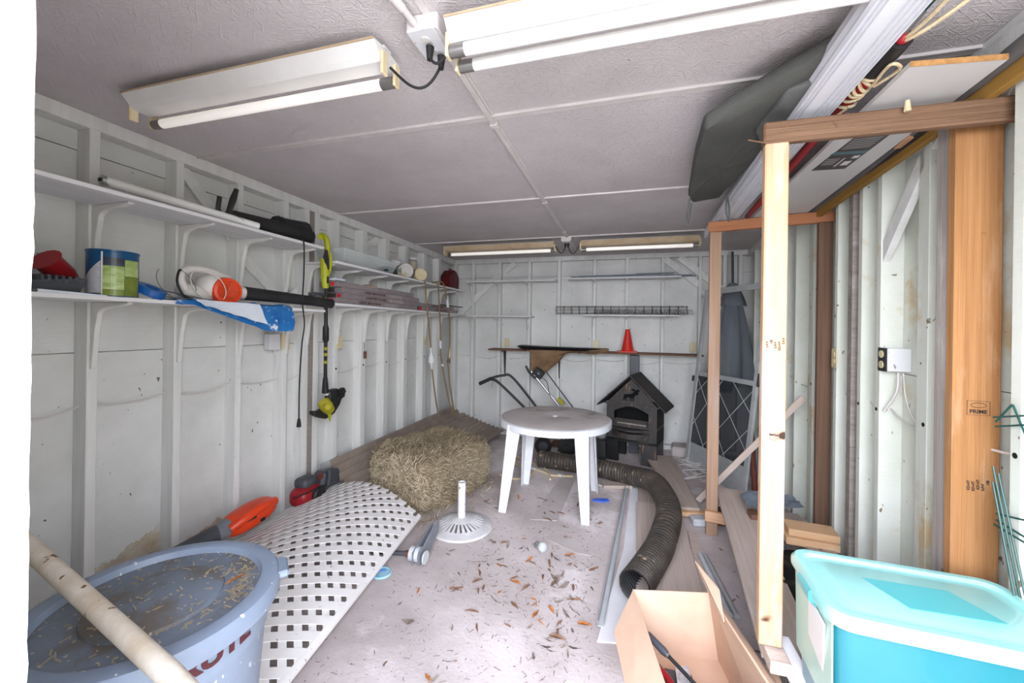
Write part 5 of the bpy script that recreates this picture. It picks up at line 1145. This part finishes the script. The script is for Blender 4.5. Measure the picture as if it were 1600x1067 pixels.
tag(MB().grid(crumple, 14, 8, .003).build('metal_flashing', M_steel, smooth=True), 'curled dark grey flashing sheet behind the near post', 'flashing')
tag(MB().hexa([(.80, 3.08, .215), (.98, 3.05, .215), (.99, 3.30, .215), (.74, 3.34, .215)], [(.80, 3.08, .223), (.98, 3.05, .23), (.99, 3.30, .225), (.74, 3.34, .223)]).build('metal_plate', M_alu), 'flat ribbed aluminium plate lying on the far bottom rail', 'metal plate')
t = thing('gutter_pieces', 'pair of weathered metal gutter strips lying beside the board', 'gutter', (.95, 2.6, .05))
board('strip', (.86, 3.1, .12), (1.0, 2.1, .15), .06, .012, M_galv, t); board('strip', (.93, 3.15, .12), (1.04, 2.1, .16), .05, .012, M_steel, t); 
def blk(u, v): return Vector((.66+.40*u, 1.95+.75*v, .18+.035*noise.noise(Vector((u*6, v*7, 2)))+.05*u))
tag(MB().grid(blk, 22, 26, .003).build('black_bag', M_tarp, smooth=True), 'crumpled black plastic sheet behind the aqua tote', 'plastic sheet')
tag(board('wood_block', (.66, 3.42, .05), (.86, 3.44, .05), .12, .1, M_brownw), 'dark wooden block on the floor behind the far post', 'block')

# ============================================================ SCREEN DOOR, UMBRELLA
A = Vector((.65, 4.80, .0)); B = Vector((1.04, 3.99, .0)); up_ = (Vector((.20, .10, 1.93))).normalized(); ax = (B-A).normalized(); W_ = (B-A).length; nz = ax.cross(up_).normalized()
SMx = frame(ax, up_, nz, A); t = thing('screen_door', 'aluminium screen door leaning in the back right corner', 'screen door', tuple((A+B)/2))
HD = 1.96
for nm, p0, p1 in (('stile', (0, 0, -.012), (.05, HD, .012)), ('stile', (W_-.05, 0, -.012), (W_, HD, .012)), ('rail', (.05, 0, -.01), (W_-.05, .05, .01)), ('rail', (.05, HD-.06, -.01), (W_-.05, HD, .01)), ('rail', (.05, 1.0, -.01), (W_-.05, 1.045, .01)), ('rail', (.05, .24, -.01), (W_-.05, .265, .01))):
    MB(SMx).box(p0, p1).build(nm, M_alu, t, .002)
MB(SMx).box((.05, .05, -.002), (W_-.05, .24, .002)).build('kick_plate', M_alu, t)
for k in range(7): MB(SMx).box((.05, .07+k*.024, .002), (W_-.05, .076+k*.024, .006)).build('rib', M_alu, t)
MB(SMx).box((.05, .265, -.001), (W_-.05, 1.0, .001)).build('screen', M_screen, t)
for a, b in (((.05, .45), (.45, 1.0)), ((.05, .8), (.25, 1.0)), ((.25, .265), (.85, .95)), ((.55, .265), (.85, .6)), ((.05, .98), (.6, .265)), ((.3, 1.0), (.85, .40)), ((.05, .55), (.28, .265)), ((.6, 1.0), (.85, .75))):
    MB(SMx).tube([(a[0], a[1], .008), (b[0], b[1], .008)], .0035, 5).build('guard_wire', M_alu, t)
MB(SMx).box((-.015, .93, -.02), (.0, .99, .03)).build('latch', M_black, t); MB(SMx).box((W_, 1.0, -.02), (W_+.02, 1.12, .02)).build('latch', M_black, t, .003)
t = thing('patio_umbrella', 'closed grey patio umbrella hanging upside by its pole in the corner', 'umbrella', (1.17, 5.05, .9))
def canopy(r0, z0, r1, z1, n, dep, nm, ph=0, cx=1.16, cy=5.05, sq=.55, nz=10):
    vs = []; W = n*6
    for j in range(nz+1):
        u = j/nz; z = z0+(z1-z0)*u; r = r0+(r1-r0)*u**.75
        for k in range(W):
            a = 2*PI*k/W; q = r*(1-dep*(.3+.7*u)*(.5+.5*math.cos(n*a+ph+u)))
            vs.append((cx+q*math.cos(a)*(1+.03*math.sin(3*u)), cy+q*math.sin(a)*sq, z-.04*u*math.cos(n*a+ph)*dep))
    fs = [(j*W+k, j*W+(k+1) % W, (j+1)*W+(k+1) % W, (j+1)*W+k) for j in range(nz) for k in range(W)]
    mb = MB(); mb.add(vs, fs); mb.build(nm, M_canopy, t, smooth=True)
canopy(.05, 1.95, .275, .90, 7, .34, 'canopy'); canopy(.03, 2.04, .155, 1.78, 5, .2, 'vent_cap', 1)
canopy(.12, 1.0, .09, .80, 5, .5, 'canopy_tail', 2, 1.08)
MB().tube([(1.16, 5.05, 1.9), (1.155, 5.07, 2.40)], .014, 8).build('pole', M_greyp, t, smooth=True)
tag(board('trim_board', (.58, 3.55, .10), (1.24, 3.35, 1.02), .045, .012, M_ply, upv=(0, -1, 0)), 'thin long white and brown trim board leaning diagonally across the screen door', 'trim board')
tag(MB().tube([(1.135, 4.05, 0), (1.11, 4.12, .62)], .025, 10).build('rusty_pipe', M_rust, smooth=True), 'rusty red pipe standing in front of the screen door', 'pipe')
# ============================================================ GOODS ON TOP OF THE RACK
def rib_profile(w_, h_):
    pts = [(-w_/2, -h_/2)]
    for c_, g in ((-.42, .009), (-.32, .009), (.06, .013), (.19, .013), (.32, .013), (.44, .009)):
        x = c_*w_; pts += [(x-g/2-.002, -h_/2), (x-g/2, -h_/2+.007), (x+g/2-.002, -h_/2+.007), (x+g/2, -h_/2)]
    pts += [(w_/2, -h_/2), (w_/2+.004, -h_*.3), (w_/2-.002, -h_*.1), (w_/2+.004, h_*.1), (w_/2, h_/2), (-w_/2, h_/2), (-w_/2-.004, h_*.1), (-w_/2+.002, -h_*.1), (-w_/2-.004, -h_*.3)]
    return pts
a = Vector((.625, .92, 2.335)); b = Vector((.705, 3.78, 2.332)); d_ = (b-a).normalized(); xx = d_.cross(Vector((0, 0, 1)))
T = frame(xx, (0, 0, 1), -d_, b)
mb = MB(T); mb.prism(rib_profile(.125, .075), (b-a).length)
mb.f = [f for f in mb.f if len(f) == 4]; o = mb.build('downspout', M_gutter)
tag(o, 'long white ribbed downspout lying on top of the timber rack', 'downspout')
t = thing('rowing_pole', 'red pole with black foam end wrapped in cream rope on top of the rack', 'pole', (.76, 2.2, 2.3))
def px_(y): return .752+.046*(y-1.4)
MB().tube([(px_(1.52), 1.52, 2.345), (px_(3.25), 3.25, 2.33)], .019, 14).build('pole', M_red, t, smooth=True)
MB().tube([(px_(1.41), 1.41, 2.348), (px_(1.47), 1.47, 2.347), (px_(1.475), 1.475, 2.347), (px_(1.56), 1.56, 2.345)], [.029, .029, .026, .026], 16).build('foam_grip', M_black, t, smooth=True)
blob(MB(), SC((px_(1.40), 1.402, 2.346), .018, .016, .018), 8).build('red_tip', M_red, t, smooth=True)
for k, y in enumerate((1.585, 1.60, 1.615, 1.63, 1.645, 1.69, 1.75)):
    MB().tube([(px_(y)+.0245*math.cos(q*PI/8), y+.022*math.sin(q*PI/8+k), 2.344+.0245*math.sin(q*PI/8)) for q in range(16)], .0055, 6, closed=True).build('rope_wrap', M_rope, t, smooth=True)
MB().tube(spline([(px_(1.6)+.02, 1.60, 2.318), (px_(1.5)+.04, 1.50, 2.31), (px_(1.5)-.0, 1.47, 2.31), (px_(1.6)+.01, 1.59, 2.316)], 6), .005, 6).build('rope_loop', M_rope, t, smooth=True)
MB().tube(spline([(px_(1.70), 1.72, 2.318), (px_(1.8)-.015, 1.80, 2.318), (px_(1.85)+.0, 1.86, 2.316), (px_(1.8)+.02, 1.78, 2.318)], 6), .005, 6).build('rope_loop', M_rope, t, smooth=True)
MB().tube(spline([(.752, 1.40, 2.335), (.772, 1.36, 2.33), (.82, 1.28, 2.345), (.93, 1.12, 2.40)], 6), .0055, 6).build('rope', M_rope, t, smooth=True)
MB().tube(spline([(.752, 1.40, 2.34), (.768, 1.33, 2.345), (.785, 1.22, 2.37), (.80, 1.1, 2.43)], 6), .0055, 6).build('rope', M_rope, t, smooth=True)
MB().tube([(.750, 1.395, 2.35), (.755, 1.36, 2.358), (.758, 1.33, 2.365)], .0055, 6).build('snap_hook', M_chrome, t, smooth=True)
tag(board('metal_bar', (.762, 1.62, 2.395), (.785, .95, 2.42), .045, .012, M_gwire), 'dark green metal bar above the red pole end', 'metal bar')
MB().tube([(.885, 1.625, 2.27), (.887, 1.628, 2.235)], [.006, .010], 8).build('rope_end', M_rope, t, smooth=True)
t = thing('melamine_board', 'white melamine board with a dark printed label on top of the rack', 'board', (.95, 2.2, 2.29))
z0 = 2.290
mb = MB(); mb.prism([(.80, 1.46), (1.045, 1.49), (1.15, 3.12), (.845, 3.14)], .016, h0=z0); mb.build('board', M_wboard, t)
mb = MB(); mb.prism([(.80, 1.458), (1.045, 1.488), (1.045, 1.490), (.80, 1.460)], .0165, h0=z0-.0002); mb.build('raw_edge', M_part, t)
lp = [(.862, 2.28), (.88, 1.90), (1.00, 1.915), (1.005, 2.29)]
MB().prism(lp, .0008, h0=z0-.0009).build('label', M_label, t)
MB().prism([(.864, 2.10), (.87, 2.07), (1.00, 2.08), (1.0, 2.11)], .0003, h0=z0-.0013).build('label_band', M_teal, t)
for k in range(6): MB().box((.885, 1.95+k*.018, z0-.0013), (.985, 1.953+k*.018, z0-.001)).build('label_text', M_inkw, t)
for x0, y0, w_, h_ in ((.882, 1.905, .03, .02), (.875, 2.15, .05, .004), (.875, 2.17, .05, .004), (.875, 2.19, .05, .004), (.875, 2.21, .05, .004), (.94, 2.15, .006, .10), (.97, 2.13, .025, .03), (.96, 2.19, .03, .05)):
    MB().box((x0, y0, z0-.0013), (x0+w_, y0+h_, z0-.001)).build('label_text', M_inkw, t)
tag(MB().tube([(1.065, 1.35, 2.325), (1.215, 3.25, 2.315)], .025, 12).build('grey_tube', M_gtube, smooth=True), 'dark grey round tube on the rack beside the white board', 'tube')
tag(MB().tube([(1.115, 1.9, 2.30), (1.18, 2.6, 2.30)], .016, 10).build('black_hose', M_black, smooth=True), 'short black hose between the grey tube and ochre board', 'hose')
tag(board('ochre_board', (1.10, 1.4, 2.283), (1.215, 3.25, 2.275), .028, .05, M_yell), 'ochre brown timber strip along the top of the right wall side', 'board')
tag(board('orange_clamp', (1.10, 2.0, 2.30), (1.115, 2.10, 2.30), .035, .018, M_pine), 'small orange wood wedge beside the ochre strip', 'wedge')
# lounge cushions
def cushion(outline, z0, th, name, mat, lab, droop=.0):
    n = len(outline); cx_ = sum(p[0] for p in outline)/n; cy_ = sum(p[1] for p in outline)/n
    # dense rounded outline
    P = []
    for i in range(n):
        p0 = Vector(outline[i-1]); p1 = Vector(outline[i]); p2 = Vector(outline[(i+1) % n]); r_ = .022
        a = p1+(p0-p1).normalized()*r_; b = p1+(p2-p1).normalized()*r_
        for k in range(4): q = k/3; P.append((a*(1-q)**2+p1*2*q*(1-q)+b*q*q))
        nx = p2+(p1-p2).normalized()*r_
        for k in range(1, 5): P.append(b.lerp(nx, k/5))
    m_ = len(P); vs = []; fs = []
    prof = [(.0, 0), (.5, 0), (.85, 0), (.95, .08), (.99, .25), (1, .5), (.99, .75), (.95, .92), (.85, 1), (.5, 1), (0, 1)]
    for s_, zz in prof:
        for p in P:
            x = cx_+(p.x-cx_)*s_; y = cy_+(p.y-cy_)*s_
            w_ = .006*noise.noise(Vector((x*5, y*22, zz*3)))+.006*math.sin(y*34+x*9)*(1 if zz < .5 else .3)*.5
            vs.append((x, y, z0+th*zz+w_-droop*max(0, (.62-x))**1.2))
    fs = [(j*m_+k, j*m_+(k+1) % m_, (j+1)*m_+(k+1) % m_, (j+1)*m_+k) for j in range(len(prof)-1) for k in range(m_)]
    t = thing(name, lab, 'cushion', (cx_, cy_, z0)); MB().add(vs, fs).build('fabric', mat, t, smooth=True); return t
t = cushion([(.62, 1.38), (.285, 1.72), (.30, 2.05), (.355, 2.66), (.40, 2.82), (.56, 2.84), (.62, 2.2)], 2.345, .075, 'lounge_cushion', M_cush, 'large faded charcoal lounge cushion hanging over the left side of the rack', .16)
for pts in ([(.36, 2.62, 2.30), (.35, 2.60, 2.25), (.345, 2.62, 2.19), (.355, 2.64, 2.14), (.362, 2.62, 2.20), (.372, 2.63, 2.27)], [(.56, 2.6, 2.30), (.555, 2.60, 2.24), (.562, 2.62, 2.19), (.572, 2.60, 2.14), (.575, 2.61, 2.22), (.568, 2.63, 2.30)]):
    MB().tube(spline(pts, 5), .005, 5).build('tie_strap', M_cush2, t, smooth=True)
cushion([(.66, 1.50), (.52, 1.58), (.50, 1.85), (.60, 2.10), (.66, 2.1)], 2.318, .03, 'lounge_cushion', M_cush2, 'smaller grey cushion tucked between the big cushion and the downspout')

# ============================================================ PLANT CAGE WIRES ON THE RIGHT WALL
t = thing('tomato_cage', 'green coated wire tomato cage hanging against the right wall behind the post', 'plant cage', tuple(PR(1.8, .8, -.03)))
def W(*pts, r=.003): MB().tube([PR(y, z, o) for y, z, o in pts], r, 6).build('wire', M_gwire, t)
W((1.55, .70, -.02), (1.645, 1.02, -.015)); W((1.53, .70, -.03), (1.64, 1.03, -.02)); W((1.51, .72, -.02), (1.635, 1.06, -.01)); W((1.535, .70, -.015), (1.64, 1.08, -.02))
W((1.645, 1.22, -.012), (1.585, 1.285, -.012)); W((1.645, 1.205, -.012), (1.50, 1.245, -.01)); W((1.585, 1.285, -.01), (1.49, 1.12, -.012)); W((1.64, 1.235, -.02), (1.50, 1.27, -.018))
W((1.64, .93, -.01), (1.56, .95, -.012), (1.48, .97, -.01)); W((1.64, .91, -.01), (1.48, .905, -.012)); W((1.64, .895, -.015), (1.48, .89, -.012))
W((1.88, 1.09, -.01), (1.85, .97, -.012), (1.815, .84, -.01)); W((1.88, 1.09, -.01), (1.82, 1.14, -.01)); W((1.865, 1.03, -.01), (1.82, 1.07, -.01)); W((1.86, 1.01, -.01), (1.82, 1.045, -.01))

# ============================================================ AQUA TOTE
TM = TR((.838, 1.452, .035), R(-3)) @ Matrix.Diagonal((.965, .96, 1, 1)); t = thing('storage_tote', 'large aqua plastic storage tote with a pale lid in the right foreground', 'storage tote', (.842, 1.468, 0))
def rring(w_, d_, r_, n=5):
    pts = []
    for cx_, cy_, a0 in ((w_/2-r_, d_/2-r_, 0), (-w_/2+r_, d_/2-r_, 90), (-w_/2+r_, -d_/2+r_, 180), (w_/2-r_, -d_/2+r_, 270)):
        for k in range(n+1): a = R(a0+90*k/n); pts.append((cx_+r_*math.cos(a), cy_+r_*math.sin(a)))
    return pts
def loft(mb, rings, cap0=True, cap1=True):
    n = len(rings[0][0]); vs = [(x, y, z) for ring, z in rings for x, y in ring]
    fs = [(j*n+i, j*n+(i+1) % n, (j+1)*n+(i+1) % n, (j+1)*n+i) for j in range(len(rings)-1) for i in range(n)]
    if cap0: fs.append(tuple(range(n))[::-1])
    if cap1: fs.append(tuple((len(rings)-1)*n+i for i in range(n)))
    return mb.add(vs, fs)
loft(MB(TM), [(rring(.50, .29, .05), -.035), (rring(.535, .33, .05), .45), (rring(.55, .345, .05), .66)]).build('tub', M_tote, t, smooth=True)
loft(MB(TM), [(rring(.585, .38, .06), .655), (rring(.59, .385, .06), .66), (rring(.59, .385, .06), .680), (rring(.57, .365, .055), .694), (rring(.53, .325, .045), .694), (rring(.515, .31, .045), .684), (rring(.485, .28, .045), .684), (rring(.455, .25, .045), .690)]).build('lid', M_totec, t, smooth=True)
MB(TM).prism([(-.12, .055), (.10, .065), (.16, -.06), (-.06, -.075)], .0012, h0=.6905).build('label_recess', M_toteh, t)
MB(TM).box((-.302, -.07, .625), (-.262, .07, .688)).build('handle', M_toteh, t, .02)
MB(TM).box((.262, -.07, .625), (.302, .07, .688)).build('handle', M_toteh, t, .02)
MB(TM).hexa([(-.275, -.09, .46), (-.270, -.09, .46), (-.273, .02, .50), (-.278, .02, .50)], [(-.286, -.12, .62), (-.280, -.12, .62), (-.280, .0, .63), (-.286, .0, .63)]).build('sticker', M_inkw, t)
loft(MB(TM @ TR((-.272, 0, 0))), [([(-.002, -.15), (.002, -.15), (.004, .14), (-.002, .14)], .38), ([(-.006, -.155), (-.002, -.155), (-.002, .15), (-.006, .15)], .65)]).build('clear_end', M_totes, t)

# ============================================================ BRUTE TRASH CAN AND POLE
cx, cy = -1.26, .80; t = thing('trash_can', 'big blue grey round trash can with a littered lid in the left foreground', 'trash can', (cx, cy, 0)); TT = TR((cx, cy, 0))
MB(TT).lathe([(.0, 0), (.215, 0), (.22, .02), (.262, .60), (.27, .605), (.272, .69), (.0, .69)], 56, cap=False).build('body', M_can, t, smooth=True)
for k in range(8):
    a = 2*PI*k/8+.3; MB(TT @ TR((0, 0, 0), a)).box((.222, -.012, .03), (.262, .012, .30)).build('rib', M_can, t, .006)
MB(TT).lathe([(.292, .675), (.300, .68), (.300, .715), (.292, .728), (.262, .735), (.250, .730), (.240, .712), (.0, .712)], 72, cap=False).build('lid', M_can, t, smooth=True)
MB(TT).lathe([(.243, .7135), (.15, .7135), (.140, .7145), (.0, .7145)], 64, cap=False).build('lid_recess', M_canlid, t, smooth=True)
MB(TT).lathe([(.155, .7135), (.152, .722), (.140, .726), (.0, .731)], 56, cap=False).build('centre_disc', M_canlid, t, smooth=True)
MB(TT @ TR((0, 0, 0), R(50))).box((.285, -.05, .70), (.322, .05, .722)).build('lid_tab', M_can, t, .006)
def curved_text(body, size, r_at, a0, z, nm, mat, bold=.003, sc_=(1, 1)):
    mb = text_geo(body, size, Matrix.Identity(4), .0008, bold)
    mb.v = [Vector((cx+(r_at(z+p.y*sc_[1])+p.z+.0010)*math.cos(a0+p.x*sc_[0]/.27), cy+(r_at(z+p.y*sc_[1])+p.z+.0010)*math.sin(a0+p.x*sc_[0]/.27), z+p.y*sc_[1])) for p in mb.v]
    return mb.build(nm, mat, t)
rat = lambda z: .262+.010*0 if z < .60 else .271
curved_text('BRUTE', .085, lambda z: .2725, R(-10), .655, 'lettering', M_ink, .004, (.85, .66))
r_ = random.Random(11); mb = MB()
for i in range(150):
    a = r_.uniform(0, 2*PI); q = .24*math.sqrt(r_.random())
    if r_.random() < .45: a = R(35)+r_.gauss(0, .35); q = .20+r_.gauss(0, .02)
    x, y = cx+q*math.cos(a), cy+q*math.sin(a); d = Vector((r_.gauss(0, 1), r_.gauss(0, 1), 0)).normalized()*r_.uniform(.004, .014); z = .7155 if q > .152 else .7318
    s_ = Vector((-d.y, d.x, 0)).normalized()*.0012
    p = Vector((x, y, z)); mb.add([p-d-s_, p-d+s_, p+d+s_, p+d-s_, p-d-s_+Vector((0, 0, .002)), p-d+s_+Vector((0, 0, .002)), p+d+s_+Vector((0, 0, .002)), p+d-s_+Vector((0, 0, .002))], [(0, 1, 2, 3), (7, 6, 5, 4), (0, 4, 5, 1), (2, 6, 7, 3)])
blob(mb, SC((cx+.05, cy+.10, .716), .035, .012, .005, R(20)), 5, 1, .6); mb.build('straw_litter', M_straw, t, kind='stuff')
def leafmesh(mat, seed):
    r_ = random.Random(seed); L_ = .036; vs = []; n = 6
    for i in range(n+1):
        u = i/n; w_ = .0115*math.sin(PI*min(1, u*1.05))**.8*(1-.3*u); z = .004+.006*math.sin(PI*u+seed)+.004*r_.random()
        vs += [Vector((-L_+2*L_*u, -w_, z+.004)), Vector((-L_+2*L_*u, .002*math.sin(u*4), z)), Vector((-L_+2*L_*u, w_, z+.005*math.cos(seed))) ]
    fs = [(3*i+k, 3*i+k+1, 3*i+k+4, 3*i+k+3) for i in range(n) for k in (0, 1)]
    me = bpy.data.meshes.new('leaf'); me.from_pydata([tuple(v) for v in vs], [], fs); me.materials.append(mat); return me
lm = [leafmesh(m_, i) for i, m_ in enumerate((M_leafa, M_leafb, M_leafc, M_leafa, M_leafb))]
def leaf(x, y, z, s, lab, grp, k):
    o = bpy.data.objects.new('dead_leaf', lm[k]); COL.objects.link(o); o.location = (x, y, z); o.rotation_euler = (r_.uniform(-.12, .12), r_.uniform(-.12, .12), r_.uniform(0, 6.28)); o.scale = (s, s*r_.uniform(.7, 1.2), s)
    tag(o, lab, 'leaf', grp)
r_ = random.Random(21)
n = 0
while n < 150:
    x = r_.uniform(-1.35, .35); y = 1.2+2.2*r_.random()**1.1
    if x < -1.15+.0 and y > 2.1: continue
    if (x+1.17)**2+(y-2.76)**2 < .075 or x > -.12 and y > 1.9 or x > -.02 and y > 1.3: continue
    if r_.random() < .35: x = -.45+r_.gauss(0, .28); y = 2.35+r_.gauss(0, .3)
    if x > -.14 or x < -1.2: continue
    k = r_.choice((0, 0, 2, 2, 3, 1)); cn = ('brown', 'orange', 'grey', 'brown')[k]
    leaf(x, y, .001, r_.uniform(.45, 1.15), cn+' dead leaf lying on the open concrete floor', cn+' dead leaves on the concrete floor', k); n += 1
for x, y in ((.62, 2.5), (.66, 2.75), (.7, 2.3), (.58, 2.45), (.64, 3.0), (.62, 2.1)): leaf(x, y, .001, r_.uniform(.4, .8), 'small dead leaf right of the galvanized tubes', 'dead leaves right of the tubes', 2)
leaf(-1.13, .93, .715, 1.0, 'orange dead leaf on the trash can lid', 'leaf on the lid', 1)
leaf(.30, 2.15, .046, 1.3, 'curled brown leaf at the end of the plywood plank', 'leaf on plank', 0)
tag(MB().tube([(-2.36, .775, 1.01), (-1.64, .69, .89), (-.905, .60, .765), (-.5, .53, .69)], .0215, 14).build('wooden_pole', M_pole, smooth=True), 'worn cream painted wooden pole lying across the trash can', 'pole')

r_ = random.Random(4); mb = MB()
for i in range(750):
    if i % 3: x, y = r_.uniform(-1.3, -.14), 1.3+2.4*r_.random()
    else: x, y = -.42+r_.gauss(0, .26), 2.35+r_.gauss(0, .33)
    if x > -.13: continue
    a = r_.uniform(0, PI); L_ = r_.uniform(.003, .018); w_ = r_.uniform(.0008, .0025); dx, dy = math.cos(a)*L_, math.sin(a)*L_; sx_, sy_ = -math.sin(a)*w_, math.cos(a)*w_
    mb.add([(x-dx-sx_, y-dy-sy_, .0005), (x+dx-sx_, y+dy-sy_, .0005), (x+dx+sx_, y+dy+sy_, .0005), (x-dx+sx_, y-dy+sy_, .0005), (x, y, .003)], [(0, 1, 4), (1, 2, 4), (2, 3, 4), (3, 0, 4)])
tag(mb.build('floor_debris', pm('dry_debris', '#8f8076', '#77675d', 20, rough=.9), kind='stuff', origin=(-.6, 2.3, 0)), 'scattered twigs and leaf crumbs on the concrete', 'debris')

# groups for repeated kinds
for pre, g in (('strip_light', 'strip lights on the ceiling'), ('junction_box', 'ceiling outlet boxes'), ('wall_shelf', 'painted wall shelves'), ('wall_outlet', 'ivory wall outlets'),
               ('drop_cord', 'tan cords hanging by the rear shelf'), ('round_canister', 'round canisters on the rear shelf'), ('metal_strip', 'metal strips on the back wall shelf'),
               ('corrugated_sheet', 'corrugated roofing sheets'), ('garden_tiller', 'garden tillers behind the table'), ('lounge_cushion', 'lounge cushions on the rack'),
               ('plank', 'planks on the floor'), ('short_board', 'short boards by the wall'), ('power_cord', 'cords of the strip lights'), ('wall_cable', 'cables in the stud walls'), ('conduit', 'ceiling conduits'), ('loose_board', 'loose boards at the rack')):
    for o in bpy.data.objects:
        if o.parent is None and o.get('category') and (o.name == pre or o.name.startswith(pre+'.')): o['group'] = g
for o in bpy.data.objects:
    if '_L' in o: del o['_L']
